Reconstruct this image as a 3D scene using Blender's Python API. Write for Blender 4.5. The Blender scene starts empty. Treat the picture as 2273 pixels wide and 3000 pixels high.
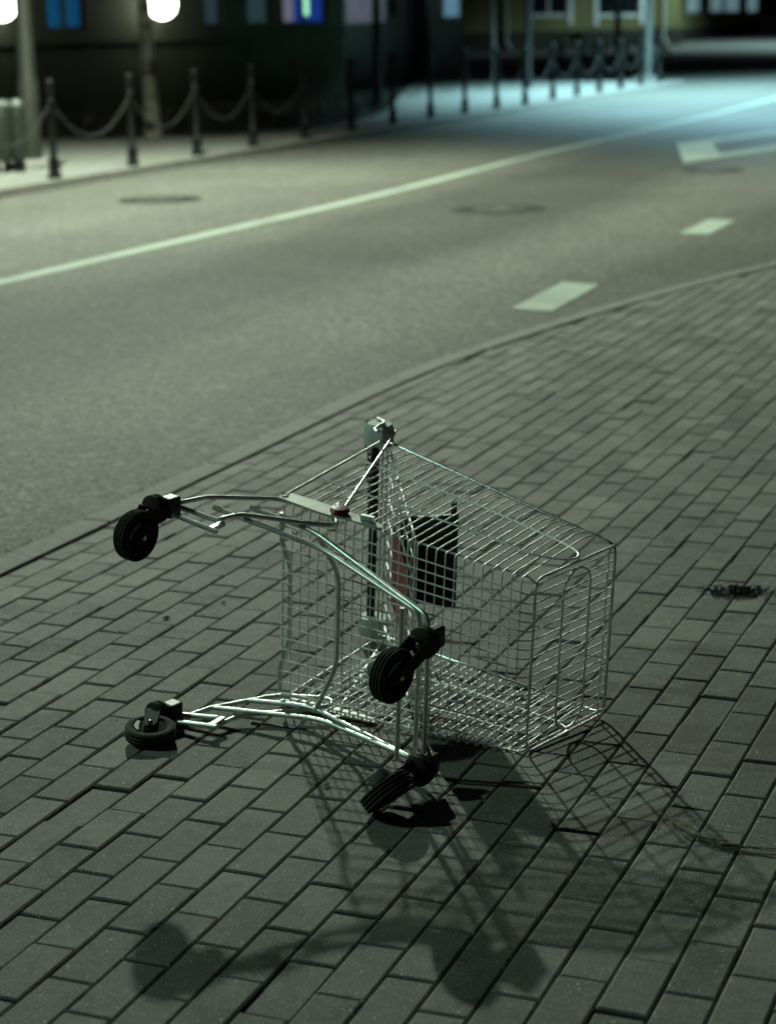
import bpy, bmesh, math, random
from mathutils import Vector, Matrix, Quaternion
random.seed(7)
R = math.radians
C = bpy.context.scene.collection
scn = bpy.context.scene

# ------------------------------------------------------------------ camera
F_PX, PITCH, ROLL, EYE = 5780.0, 0.2465, -0.02, 1.74       # focal length in pixels of a 2273 x 3000 frame
_fw = Vector((0, math.cos(PITCH), -math.sin(PITCH)))
_up = Vector((0, math.sin(PITCH), math.cos(PITCH)))
_rt = Vector((1, 0, 0))
RT = _rt * math.cos(ROLL) + _up * math.sin(ROLL)
UP = -_rt * math.sin(ROLL) + _up * math.cos(ROLL)
FW = _fw
EYE_P = Vector((0, 0, EYE))
cam = bpy.data.cameras.new('camera')
cam_o = bpy.data.objects.new('camera', cam)
C.objects.link(cam_o)
mat = Matrix((RT, UP, -FW)).transposed().to_4x4()
mat.translation = EYE_P
cam_o.matrix_world = mat
cam.sensor_fit = 'VERTICAL'
cam.sensor_height = 36
cam.lens = F_PX / 3000 * 36
cam.clip_start = 0.1
cam.clip_end = 1000
cam.dof.use_dof = True
cam.dof.focus_distance = 4.55
cam.dof.aperture_fstop = 3.1
scn.camera = cam_o

def ground(px, py, z=0.0):
    v = RT * (px - 1136.5) + UP * (1500 - py) + FW * F_PX
    return EYE_P + v * ((z - EYE) / v.z)
def upright(px, py, Y):
    v = RT * (px - 1136.5) + UP * (1500 - py) + FW * F_PX
    return EYE_P + v * (Y / v.y)

# ------------------------------------------------------------------ world
w = bpy.data.worlds.new('World')
scn.world = w
w.use_nodes = True
nt = w.node_tree
bg = nt.nodes['Background']
sky = nt.nodes.new('ShaderNodeTexSky')
sky.sky_type = 'NISHITA'
sky.sun_disc = False
sky.sun_elevation = R(-2)
sky.sun_rotation = R(200)
nt.links.new(sky.outputs[0], bg.inputs[0])
bg.inputs[1].default_value = 0.05
scn.view_settings.view_transform = 'Standard'
scn.view_settings.look = 'None'
scn.view_settings.exposure = 0.0
scn.view_settings.gamma = 1.0
scn.view_settings.use_curve_mapping = False
scn.cycles.use_denoising = True
scn.cycles.denoiser = 'OPENIMAGEDENOISE'
scn.cycles.denoising_input_passes = 'RGB_ALBEDO_NORMAL'
scn.cycles.denoising_prefilter = 'ACCURATE'
scn.cycles.use_adaptive_sampling = False
scn.cycles.pixel_filter_type = 'BLACKMAN_HARRIS'
scn.cycles.filter_width = 1.6
scn.cycles.sample_clamp_indirect = 2.0
scn.cycles.max_bounces = 5
scn.cycles.caustics_reflective = False
scn.cycles.caustics_refractive = False

# ------------------------------------------------------------------ materials
def nodes_of(name):
    m = bpy.data.materials.new(name)
    m.use_nodes = True
    n = m.node_tree
    return m, n, n.nodes['Principled BSDF']
def simple(name, col, rough=.6, metal=0., var=.15, scale=20., bump=0., bscale=80., spec=.5, emit=None, estr=0.):
    m, n, p = nodes_of(name)
    L = n.links.new
    tc = n.nodes.new('ShaderNodeTexCoord')
    no = n.nodes.new('ShaderNodeTexNoise')
    no.inputs['Scale'].default_value = scale
    no.inputs['Detail'].default_value = 5
    L(tc.outputs['Object'], no.inputs['Vector'])
    cr = n.nodes.new('ShaderNodeValToRGB')
    cr.color_ramp.elements[0].position = .3
    cr.color_ramp.elements[1].position = .7
    cr.color_ramp.elements[0].color = tuple(c * (1 - var) for c in col) + (1,)
    cr.color_ramp.elements[1].color = tuple(min(1, c * (1 + var)) for c in col) + (1,)
    L(no.outputs['Fac'], cr.inputs[0])
    L(cr.outputs[0], p.inputs['Base Color'])
    p.inputs['Roughness'].default_value = rough
    p.inputs['Metallic'].default_value = metal
    p.inputs['Specular IOR Level'].default_value = spec
    if bump:
        b = n.nodes.new('ShaderNodeBump')
        b.inputs['Strength'].default_value = bump
        b.inputs['Distance'].default_value = .01
        n2 = n.nodes.new('ShaderNodeTexNoise')
        n2.inputs['Scale'].default_value = bscale
        n2.inputs['Detail'].default_value = 4
        L(tc.outputs['Object'], n2.inputs['Vector'])
        L(n2.outputs['Fac'], b.inputs['Height'])
        L(b.outputs[0], p.inputs['Normal'])
    if emit:
        p.inputs['Emission Color'].default_value = tuple(emit) + (1,)
        p.inputs['Emission Strength'].default_value = estr
    return m

def paver_material():
    m, n, p = nodes_of('concrete_paver')
    L = n.links.new
    N = n.nodes.new
    tc = N('ShaderNodeTexCoord')
    at = N('ShaderNodeAttribute'); at.attribute_name = 'tone'
    big = N('ShaderNodeTexNoise'); big.inputs['Scale'].default_value = 1.6; big.inputs['Detail'].default_value = 6
    med = N('ShaderNodeTexNoise'); med.inputs['Scale'].default_value = 28; med.inputs['Detail'].default_value = 6; med.inputs['Roughness'].default_value = .65
    fine = N('ShaderNodeTexNoise'); fine.inputs['Scale'].default_value = 420; fine.inputs['Detail'].default_value = 3
    vor = N('ShaderNodeTexVoronoi'); vor.inputs['Scale'].default_value = 330
    vorb = N('ShaderNodeTexVoronoi'); vorb.inputs['Scale'].default_value = 120
    L(tc.outputs['Object'], vorb.inputs['Vector'])
    for t in (big, med, fine, vor):
        L(tc.outputs['Object'], t.inputs['Vector'])
    def mth(op, a, b=None, c=None):
        x = N('ShaderNodeMath'); x.operation = op
        for k, v in enumerate((a, b, c)):
            if v is None: continue
            if isinstance(v, (int, float)): x.inputs[k].default_value = v
            else: L(v, x.inputs[k])
        return x.outputs[0]
    def rng(v, a, b, c, d):
        x = N('ShaderNodeMapRange')
        L(v, x.inputs[0])
        for k, q in enumerate((a, b, c, d)): x.inputs[k + 1].default_value = q
        return x.outputs[0]
    f1 = rng(big.outputs['Fac'], .3, .7, .8, 1.18)
    f2 = rng(med.outputs['Fac'], .3, .7, .82, 1.16)
    f3 = rng(fine.outputs['Fac'], .3, .7, .55, 1.45)
    st1 = N('ShaderNodeTexNoise'); st1.inputs['Scale'].default_value = 4.2; st1.inputs['Detail'].default_value = 7; st1.inputs['Roughness'].default_value = .62; st1.inputs['Distortion'].default_value = .6
    L(tc.outputs['Object'], st1.inputs['Vector'])
    stain = rng(st1.outputs['Fac'], .53, .68, 1., .62)
    st2 = N('ShaderNodeTexVoronoi'); st2.inputs['Scale'].default_value = 7.5
    L(tc.outputs['Object'], st2.inputs['Vector'])
    sp2 = N('ShaderNodeSeparateColor'); L(st2.outputs['Color'], sp2.inputs[0])
    gum = mth('MULTIPLY', mth('LESS_THAN', mth('ADD', st2.outputs['Distance'], rng(med.outputs['Fac'], .3, .7, -.04, .04)), .13), mth('GREATER_THAN', sp2.outputs[0], .86))
    f1 = mth('MULTIPLY', mth('MULTIPLY', f1, stain), mth('SUBTRACT', 1.0, mth('MULTIPLY', gum, .38)))
    tot = mth('MULTIPLY', mth('MULTIPLY', f1, f2), mth('MULTIPLY', f3, at.outputs['Fac']))
    # pale sand grains: only some voronoi cells
    sep = N('ShaderNodeSeparateColor'); L(vor.outputs['Color'], sep.inputs[0])
    cell = mth('GREATER_THAN', sep.outputs[0], .90)
    sepb = N('ShaderNodeSeparateColor'); L(vorb.outputs['Color'], sepb.inputs[0])
    cellb = mth('GREATER_THAN', sepb.outputs[0], .965)
    dot = mth('MAXIMUM', mth('MULTIPLY', mth('LESS_THAN', vor.outputs['Distance'], .36), cell), mth('MULTIPLY', mth('LESS_THAN', vorb.outputs['Distance'], rng(sepb.outputs[1], 0, 1, .12, .34)), cellb))
    col = N('ShaderNodeMix'); col.data_type = 'RGBA'; col.blend_type = 'MULTIPLY'; col.inputs[0].default_value = 1
    col.inputs[6].default_value = (.196, .185, .165, 1)
    cmb = N('ShaderNodeCombineColor')
    for k in range(3): L(tot, cmb.inputs[k])
    L(cmb.outputs[0], col.inputs[7])
    mx = N('ShaderNodeMix'); mx.data_type = 'RGBA'
    L(dot, mx.inputs[0]); L(col.outputs[2], mx.inputs[6]); mx.inputs[7].default_value = (.62, .62, .55, 1)
    L(mx.outputs[2], p.inputs['Base Color'])
    p.inputs['Roughness'].default_value = .78
    p.inputs['Specular IOR Level'].default_value = .35
    b = N('ShaderNodeBump'); b.inputs['Strength'].default_value = .55; b.inputs['Distance'].default_value = .0016
    L(mth('ADD', mth('MULTIPLY', fine.outputs['Fac'], 1.), mth('MULTIPLY', med.outputs['Fac'], 1.4)), b.inputs['Height'])
    L(b.outputs[0], p.inputs['Normal'])
    return m

def asphalt_material():
    m, n, p = nodes_of('asphalt')
    L = n.links.new
    N = n.nodes.new
    tc = N('ShaderNodeTexCoord')
    vor = N('ShaderNodeTexVoronoi'); vor.inputs['Scale'].default_value = 75
    vor2 = N('ShaderNodeTexVoronoi'); vor2.inputs['Scale'].default_value = 33
    big = N('ShaderNodeTexNoise'); big.inputs['Scale'].default_value = .55; big.inputs['Detail'].default_value = 5
    med = N('ShaderNodeTexNoise'); med.inputs['Scale'].default_value = 9; med.inputs['Detail'].default_value = 6
    # worn wheel tracks run along the street (a real colour of the surface)
    tr = N('ShaderNodeTexNoise'); tr.inputs['Scale'].default_value = 1; tr.inputs['Detail'].default_value = 2
    
    for t in (vor, vor2, big, med): L(tc.outputs['Object'], t.inputs['Vector'])
    def rng(v, a, b, c, d):
        x = N('ShaderNodeMapRange'); L(v, x.inputs[0])
        for k, q in enumerate((a, b, c, d)): x.inputs[k + 1].default_value = q
        return x.outputs[0]
    def mul(a, b):
        x = N('ShaderNodeMath'); x.operation = 'MULTIPLY'; L(a, x.inputs[0])
        if isinstance(b, (int, float)): x.inputs[1].default_value = b
        else: L(b, x.inputs[1])
        return x.outputs[0]
    def add(a, b):
        x = N('ShaderNodeMath'); x.operation = 'ADD'; L(a, x.inputs[0]); L(b, x.inputs[1]); return x.outputs[0]
    sep = N('ShaderNodeSeparateColor'); L(vor.outputs['Color'], sep.inputs[0])
    sep2 = N('ShaderNodeSeparateColor'); L(vor2.outputs['Color'], sep2.inputs[0])
    agg = rng(sep.outputs[0], 0, 1, .3, 1.7)
    agg2 = rng(sep2.outputs[0], .7, 1, .95, 1.5)
    dq = N('ShaderNodeVectorMath'); dq.operation = 'DOT_PRODUCT'; L(tc.outputs['Object'], dq.inputs[0]); dq.inputs[1].default_value = (.924, -.383, 0)
    dl = N('ShaderNodeVectorMath'); dl.operation = 'DOT_PRODUCT'; L(tc.outputs['Object'], dl.inputs[0]); dl.inputs[1].default_value = (.383 * .07, .924 * .07, 0)
    cv = N('ShaderNodeCombineXYZ'); L(dq.outputs['Value'], cv.inputs[0]); L(dl.outputs['Value'], cv.inputs[1]); L(cv.outputs[0], tr.inputs['Vector'])
    wob = rng(tr.outputs['Fac'], .3, .7, -.45, .45)
    q = add(dq.outputs['Value'], wob)
    q01 = rng(q, -13.5, -3.5, 0, 1)
    cw = N('ShaderNodeValToRGB'); L(q01, cw.inputs[0])
    el = cw.color_ramp.elements
    stops = [(0, .80), (.22, .95), (.38, 1.08), (.50, .92), (.60, .84), (.67, .54), (.77, .54), (.86, 1.02), (.92, 1.12), (1, .80)]
    el[0].position, el[1].position = stops[0][0], stops[-1][0]
    for pos, val in stops[1:-1]:
        el.new(pos)
    for e_, (pos, val) in zip(cw.color_ramp.elements, stops):
        e_.position = pos; e_.color = (val * .62, val * .62, val * .62, 1)
    wear = cw.outputs[0]
    v = mul(mul(agg, agg2), mul(mul(rng(big.outputs['Fac'], .3, .7, .85, 1.15), rng(med.outputs['Fac'], .3, .7, .94, 1.06)), wear))
    cmb = N('ShaderNodeCombineColor')
    L(mul(v, .246), cmb.inputs[0]); L(mul(v, .240), cmb.inputs[1]); L(mul(v, .202), cmb.inputs[2])
    L(cmb.outputs[0], p.inputs['Base Color'])
    p.inputs['Roughness'].default_value = .78
    p.inputs['Specular IOR Level'].default_value = .4
    b = N('ShaderNodeBump'); b.inputs['Strength'].default_value = .8; b.inputs['Distance'].default_value = .006
    L(add(vor.outputs['Distance'], vor2.outputs['Distance']), b.inputs['Height'])
    L(b.outputs[0], p.inputs['Normal'])
    return m

def paint_material():
    m, n, p = nodes_of('road_paint')
    L = n.links.new; N = n.nodes.new
    tc = N('ShaderNodeTexCoord')
    n1 = N('ShaderNodeTexNoise'); n1.inputs['Scale'].default_value = 16; n1.inputs['Detail'].default_value = 8; n1.inputs['Roughness'].default_value = .7
    n2 = N('ShaderNodeTexNoise'); n2.inputs['Scale'].default_value = 1.3; n2.inputs['Detail'].default_value = 3
    L(tc.outputs['Object'], n1.inputs['Vector']); L(tc.outputs['Object'], n2.inputs['Vector'])
    ad = N('ShaderNodeMath'); ad.operation = 'ADD'; L(n1.outputs['Fac'], ad.inputs[0]); L(n2.outputs['Fac'], ad.inputs[1])
    cr = N('ShaderNodeValToRGB'); L(ad.outputs[0], cr.inputs[0])
    e = cr.color_ramp.elements
    e[0].position = .72; e[0].color = (.30, .33, .28, 1)
    e[1].position = 1.02; e[1].color = (.43, .50, .42, 1)
    L(cr.outputs[0], p.inputs['Base Color'])
    p.inputs['Roughness'].default_value = .8
    b = N('ShaderNodeBump'); b.inputs['Strength'].default_value = .4; b.inputs['Distance'].default_value = .004
    L(n1.outputs['Fac'], b.inputs['Height']); L(b.outputs[0], p.inputs['Normal'])
    return m

M = {}
M['paver'] = paver_material()
M['asphalt'] = asphalt_material()
M['sand'] = simple('joint_sand', (.044, .038, .028), .95, var=.5, scale=60, bump=.5, bscale=200)
M['kerb'] = simple('kerb_concrete', (.23, .225, .20), .8, var=.25, scale=30, bump=.4, bscale=160)
M['far_pave'] = simple('far_pavement', (.25, .25, .22), .8, var=.2, scale=4, bump=.3, bscale=60)
M['white_paint'] = paint_material()
M['grass'] = simple('verge_grass', (.035, .05, .02), .9, var=.5, scale=8)
M['soil'] = simple('soil', (.03, .025, .018), .95, var=.4, scale=6)
M['zinc'] = simple('zinc_tube', (.74, .78, .75), .42, .85, var=.16, scale=60)
M['wire'] = simple('zinc_wire', (.97, 1., .96), .54, .8, var=.1, scale=90)
M['rim'] = simple('bright_tube', (.70, .73, .74), .22, 1., var=.08, scale=60)
M['plate'] = simple('galvanised_plate', (.70, .73, .66), .52, .35, var=.15, scale=45)
M['grey_plastic'] = simple('grey_plastic', (.74, .80, .74), .5, var=.12, scale=30)
M['black_plastic'] = simple('black_plastic', (.012, .012, .012), .45, var=.3, scale=25)
M['red_plastic'] = simple('red_plastic', (.24, .006, .006), .4, var=.25, scale=30)
M['tyre'] = simple('wheel_rubber', (.022, .023, .021), .8, var=.4, scale=70, bump=.1, bscale=200, spec=.2)
M['hub'] = simple('wheel_hub', (.012, .012, .011), .9, var=.3, scale=40, spec=.1)
M['fork'] = simple('fork_steel', (.035, .035, .03), .85, var=.35, scale=50, spec=.2)
M['bolt'] = simple('bolt_steel', (.72, .75, .72), .22, 1., var=.1, scale=60)
M['groove'] = simple('ridge_rubber', (.13, .135, .125), .6, var=.3, scale=90)
M['iron'] = simple('painted_iron', (.004, .0045, .004), .55, var=.3, scale=12, spec=.25)
M['chain'] = simple('galvanised_chain', (.05, .052, .046), .7, .0, var=.2, scale=30)
M['galv'] = simple('galvanised_post', (.20, .22, .20), .5, .6, var=.15, scale=4)
M['post_grey'] = simple('painted_post', (.035, .038, .028), .5, .2, var=.2, scale=6)
M['cast'] = simple('cast_iron', (.13, .125, .11), .6, .2, var=.3, scale=20, bump=.3, bscale=40)
M['patch'] = simple('fresh_asphalt', (.030, .028, .024), .85, var=.4, scale=25, bump=.6, bscale=90)
M['bin'] = simple('bin_steel', (.032, .034, .027), .5, .3, var=.2, scale=10)
M['concrete'] = simple('concrete', (.26, .25, .22), .8, var=.2, scale=8, bump=.3, bscale=40)
M['bark'] = simple('dark_bark', (.010, .009, .008), .95, var=.5, scale=9, bump=.6, bscale=30)
M['leaf'] = simple('leaves', (.05, .07, .025), .7, var=.5, scale=3)
M['wall_dark'] = simple('dark_render', (.030, .042, .022), .9, var=.3, scale=1.2)
M['wall_grey'] = simple('grey_render', (.40, .44, .44), .9, var=.2, scale=.6)
M['wall_olive'] = simple('olive_render', (.17, .155, .06), .9, var=.2, scale=.5)
M['plinth'] = simple('plinth_stone', (.02, .019, .014), .9, var=.3, scale=1.)
M['frame'] = simple('window_frame_white', (.62, .66, .66), .6, var=.1, scale=3)
M['glass'] = simple('dark_glass', (.01, .013, .016), .12, var=.3, scale=.6)
M['roof'] = simple('roof_tin', (.05, .05, .05), .6, var=.2, scale=1)
M['blue_lit'] = simple('blue_window', (.02, .05, .08), .3, var=.2, scale=.9, emit=(.0, .06, .15), estr=.7)
M['white_lit'] = simple('white_window', (.8, .8, .75), .4, var=.1, scale=.9, emit=(1., .96, .84), estr=11)
M['green_lit'] = simple('green_window', (.4, .6, .5), .3, var=.3, scale=1.2, emit=(.20, .36, .27), estr=.8)
M['green_glow'] = simple('green_tube_light', (.6, .8, .6), .4, var=.1, scale=2, emit=(.35, .9, .55), estr=1.1)
M['pink_curtain'] = simple('pink_curtain', (.4, .35, .4), .9, var=.2, scale=3, emit=(.16, .14, .20), estr=.6)
M['cyan_lit'] = simple('cyan_window', (.3, .45, .55), .3, var=.4, scale=1.1, emit=(.14, .30, .42), estr=.6)
M['teal_lit'] = simple('teal_window', (.05, .07, .08), .3, var=.3, scale=1.4, emit=(.03, .065, .075), estr=.45)
M['shop_blue'] = simple('shop_blue', (.02, .04, .2), .3, var=.3, scale=1.1, emit=(.008, .035, .25), estr=.6)
M['shop_white'] = simple('shop_white', (.5, .5, .6), .3, var=.3, scale=1.4, emit=(.34, .38, .50), estr=.2)
M['lamp_glass'] = simple('lamp_glass', (.9, .9, .9), .3, var=.05, scale=3, emit=(.85, 1., .8), estr=12)
M['lamp_blue'] = simple('lamp_blue', (.9, .9, .9), .3, var=.05, scale=3, emit=(.5, .85, 1.), estr=12)
M['curtain'] = simple('net_curtain', (.55, .65, .65), .9, var=.2, scale=3, emit=(.2, .36, .4), estr=.5)
M['blade'] = simple('dry_grass', (.22, .19, .12), .9, var=.4, scale=40)
M['straw'] = simple('wicker', (.30, .24, .14), .8, var=.3, scale=30)

def birch_material():
    m, n, p = nodes_of('birch_bark')
    L = n.links.new
    tc = n.nodes.new('ShaderNodeTexCoord')
    mp = n.nodes.new('ShaderNodeMapping'); mp.inputs['Scale'].default_value = (3, 3, 7)
    no = n.nodes.new('ShaderNodeTexNoise'); no.inputs['Scale'].default_value = 1; no.inputs['Detail'].default_value = 5
    cr = n.nodes.new('ShaderNodeValToRGB')
    cr.color_ramp.elements[0].position = .36; cr.color_ramp.elements[0].color = (.03, .025, .02, 1)
    cr.color_ramp.elements[1].position = .52; cr.color_ramp.elements[1].color = (.52, .48, .40, 1)
    L(tc.outputs['Object'], mp.inputs[0]); L(mp.outputs[0], no.inputs[0]); L(no.outputs['Fac'], cr.inputs[0]); L(cr.outputs[0], p.inputs['Base Color'])
    p.inputs['Roughness'].default_value = .9
    return m
M['birch'] = birch_material()

# ------------------------------------------------------------------ mesh helpers
class MB:
    def __init__(self):
        self.v, self.f, self.t = [], [], []
    def add(self, vs, fs):
        o = len(self.v)
        self.v += [tuple(x) for x in vs]
        self.f += [tuple(i + o for i in q) for q in fs]
    def box(self, c, s, M3=None):
        c = Vector(c)
        vs = []
        for k in range(8):
            q = Vector(((k & 1) - .5, ((k >> 1) & 1) - .5, ((k >> 2) & 1) - .5))
            q = Vector((q.x * s[0], q.y * s[1], q.z * s[2]))
            if M3 is not None: q = M3 @ q
            vs.append(c + q)
        self.add(vs, [(0, 2, 3, 1), (4, 5, 7, 6), (0, 1, 5, 4), (2, 6, 7, 3), (0, 4, 6, 2), (1, 3, 7, 5)])
    def tube(self, path, r, n=8, closed=False):
        P = [Vector(p) for p in path]
        m = len(P)
        rs = r if isinstance(r, (list, tuple)) else [r] * m
        T = []
        for i in range(m):
            a = P[i - 1] if (i > 0 or closed) else P[i]
            b = P[(i + 1) % m] if (i < m - 1 or closed) else P[i]
            d = (b - a)
            T.append(d.normalized() if d.length > 1e-9 else Vector((0, 0, 1)))
        ref = Vector((0, 0, 1)) if abs(T[0].z) < .9 else Vector((1, 0, 0))
        nrm = (ref - T[0] * ref.dot(T[0])).normalized()
        vs = []
        for i in range(m):
            nrm = (nrm - T[i] * nrm.dot(T[i])).normalized()
            bn = T[i].cross(nrm)
            for k in range(n):
                a = 2 * math.pi * k / n
                vs.append(P[i] + (nrm * math.cos(a) + bn * math.sin(a)) * rs[i])
        fs = []
        for i in range(m if closed else m - 1):
            j = (i + 1) % m
            for k in range(n):
                l = (k + 1) % n
                fs.append((i * n + k, i * n + l, j * n + l, j * n + k))
        if not closed:
            fs.append(tuple(range(n - 1, -1, -1)))
            fs.append(tuple((m - 1) * n + k for k in range(n)))
        self.add(vs, fs)
    def lathe(self, prof, org, ax, n=24, caps=True):
        # prof: (radius, height along ax)
        ax = Vector(ax).normalized()
        ref = Vector((0, 0, 1)) if abs(ax.z) < .9 else Vector((1, 0, 0))
        e1 = (ref - ax * ref.dot(ax)).normalized()
        e2 = ax.cross(e1)
        org = Vector(org)
        vs, fs = [], []
        for r, h in prof:
            for k in range(n):
                a = 2 * math.pi * k / n
                vs.append(org + ax * h + (e1 * math.cos(a) + e2 * math.sin(a)) * r)
        m = len(prof)
        for i in range(m - 1):
            for k in range(n):
                l = (k + 1) % n
                fs.append((i * n + k, i * n + l, (i + 1) * n + l, (i + 1) * n + k))
        if caps:
            fs.append(tuple(range(n - 1, -1, -1)))
            fs.append(tuple((m - 1) * n + k for k in range(n)))
        self.add(vs, fs)
    def ball(self, c, r, n=12):
        prof = [(max(1e-4, r * math.sin(math.pi * k / n)), -r * math.cos(math.pi * k / n)) for k in range(n + 1)]
        self.lathe(prof, c, (0, 0, 1), n + 4)
    def torus(self, c, axis, R1, r, n=14, m=6, stretch=None):
        axis = Vector(axis).normalized()
        ref = Vector((0, 0, 1)) if abs(axis.z) < .9 else Vector((1, 0, 0))
        e1 = (ref - axis * ref.dot(axis)).normalized() if stretch is None else Vector(stretch[0]).normalized()
        e2 = axis.cross(e1)
        k1 = 1 if stretch is None else stretch[1]
        self.tube([Vector(c) + e1 * math.cos(2 * math.pi * k / n) * R1 * k1 + e2 * math.sin(2 * math.pi * k / n) * R1 for k in range(n)], r, m, True)
    def prism(self, poly, off):
        # planar polygon (3-D points) extruded by vector off
        n = len(poly)
        off = Vector(off)
        vs = [Vector(p) for p in poly] + [Vector(p) + off for p in poly]
        self.add(vs, [tuple(range(n - 1, -1, -1)), tuple(range(n, 2 * n))] + [(k, (k + 1) % n, n + (k + 1) % n, n + k) for k in range(n)])
    def build(self, name, material, parent=None, smooth=True, mats=None):
        me = bpy.data.meshes.new(name)
        me.from_pydata(self.v, [], self.f)
        me.materials.append(material)
        if smooth:
            me.polygons.foreach_set('use_smooth', [True] * len(me.polygons))
            bm = bmesh.new(); bm.from_mesh(me)
            bmesh.ops.recalc_face_normals(bm, faces=bm.faces)
            for e in bm.edges:
                if len(e.link_faces) == 2 and e.calc_face_angle(0) > R(42): e.smooth = False
            bm.to_mesh(me); bm.free()
        else:
            bm = bmesh.new(); bm.from_mesh(me)
            bmesh.ops.recalc_face_normals(bm, faces=bm.faces)
            bm.to_mesh(me); bm.free()
        me.update()
        o = bpy.data.objects.new(name, me)
        C.objects.link(o)
        if parent is not None: o.parent = parent
        return o

def fillet(path, rad, seg=5):
    P = [Vector(p) for p in path]
    out = [P[0]]
    for i in range(1, len(P) - 1):
        a, b, c = P[i - 1], P[i], P[i + 1]
        r = rad[i] if isinstance(rad, dict) and i in rad else (rad if not isinstance(rad, dict) else .01)
        d1, d2 = (a - b), (c - b)
        t = min(r, d1.length * .48, d2.length * .48)
        p, q = b + d1.normalized() * t, b + d2.normalized() * t
        for k in range(seg + 1):
            s = k / seg
            out.append(p * (1 - s) ** 2 + b * 2 * s * (1 - s) + q * s * s)
    out.append(P[-1])
    return out
def empty(name, loc=(0, 0, 0), rz=0.):
    o = bpy.data.objects.new(name, None)
    o.empty_display_size = .2
    o.location = loc
    o.rotation_euler = (0, 0, rz)
    C.objects.link(o)
    return o
def tag(o, label=None, cat=None, group=None, kind=None):
    if label: o['label'] = label
    if cat: o['category'] = cat
    if group: o['group'] = group
    if kind: o['kind'] = kind
    return o
def copy_tree(o, parent=None):
    c = o.copy()
    C.objects.link(c)
    if parent is not None: c.parent = parent
    for ch in list(o.children): copy_tree(ch, c)
    return c

# ------------------------------------------------------------------ the ground
ROAD_Z, FAR_Z = -.035, .055
KERB_IN = [(-5.2, -4.0), (-3.3, 0.6), (-2.1, 4.1), (-1.26, 6.16), (-1.12, 6.53), (-.74, 7.46), (-.49, 8.03), (-.21, 8.81), (.25, 9.91), (.64, 10.61), (1.18, 11.5), (1.72, 12.33), (2.37, 13.24), (2.95, 14.0), (4.2, 15.5), (6.2, 17.6), (9.5, 20.5)]
def resample(poly, n):
    out = []
    L = [0]
    for a, b in zip(poly, poly[1:]): L.append(L[-1] + math.dist(a, b))
    for k in range(n + 1):
        d = L[-1] * k / n
        i = max(j for j in range(len(L)) if L[j] <= d + 1e-9)
        i = min(i, len(poly) - 2)
        s = (d - L[i]) / (L[i + 1] - L[i])
        out.append((poly[i][0] * (1 - s) + poly[i + 1][0] * s, poly[i][1] * (1 - s) + poly[i + 1][1] * s))
    return out
kin = resample(KERB_IN, 60)
for _ in range(3):      # even the curve out
    kin = [kin[0]] + [((a[0] + 2 * b[0] + c[0]) / 4, (a[1] + 2 * b[1] + c[1]) / 4) for a, b, c in zip(kin, kin[1:], kin[2:])] + [kin[-1]]
def offset(poly, d):
    out = []
    for i in range(len(poly)):
        a = Vector(poly[max(0, i - 1)]); b = Vector(poly[min(len(poly) - 1, i + 1)])
        t = (b - a).normalized()
        out.append((poly[i][0] - t.y * d, poly[i][1] + t.x * d))
    return out
kout = offset(kin, .125)

mb = MB()
mb.add([(-300, -60, ROAD_Z), (300, -60, ROAD_Z), (300, 500, ROAD_Z), (-300, 500, ROAD_Z)], [(0, 1, 2, 3)])
tag(mb.build('road', M['asphalt'], smooth=False), kind='structure')

# sand bed under the pavers
mb = MB()
pts = kin + [(14, 20.5), (14, -4)]
bed = [(x, y, -.0085) for x, y in pts]
mb.prism(bed, (0, 0, -.02))
tag(mb.build('pavement_bed', M['sand'], smooth=False), kind='structure')

# kerb stones, flush with the pavement
mb = MB()
for i in range(0, 60, 1):
    a, b = kin[i], kin[i + 1]
    c, d = kout[i], kout[i + 1]
    g = .007 if i % 2 else .0
    def lp(p, q, s): return (p[0] + (q[0] - p[0]) * s, p[1] + (q[1] - p[1]) * s)
    L = math.dist(a, b)
    jz = 0
    g2 = .007 if i % 2 == 0 else 0.
    a1, b1, c1, d1 = lp(a, b, g2 / L), lp(a, b, 1 - g / L), lp(c, d, g2 / L), lp(c, d, 1 - g / L)
    ins = lambda p, q: lp(p, q, .05)
    top = [ins(a1, c1), ins(b1, d1), ins(d1, b1), ins(c1, a1)]
    base = [a1, b1, d1, c1]
    vs = [(x, y, .004 + jz) for x, y in top] + [(x, y, -.004 + jz) for x, y in base] + [(x, y, -.06) for x, y in base]
    fs = [(0, 1, 2, 3)] + [(k, 4 + k, 4 + (k + 1) % 4, (k + 1) % 4) for k in range(4)] + [(4 + k, 8 + k, 8 + (k + 1) % 4, 4 + (k + 1) % 4) for k in range(4)]
    mb.add(vs, fs)
tag(mb.build('kerb', M['kerb'], smooth=False), kind='structure')

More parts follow.
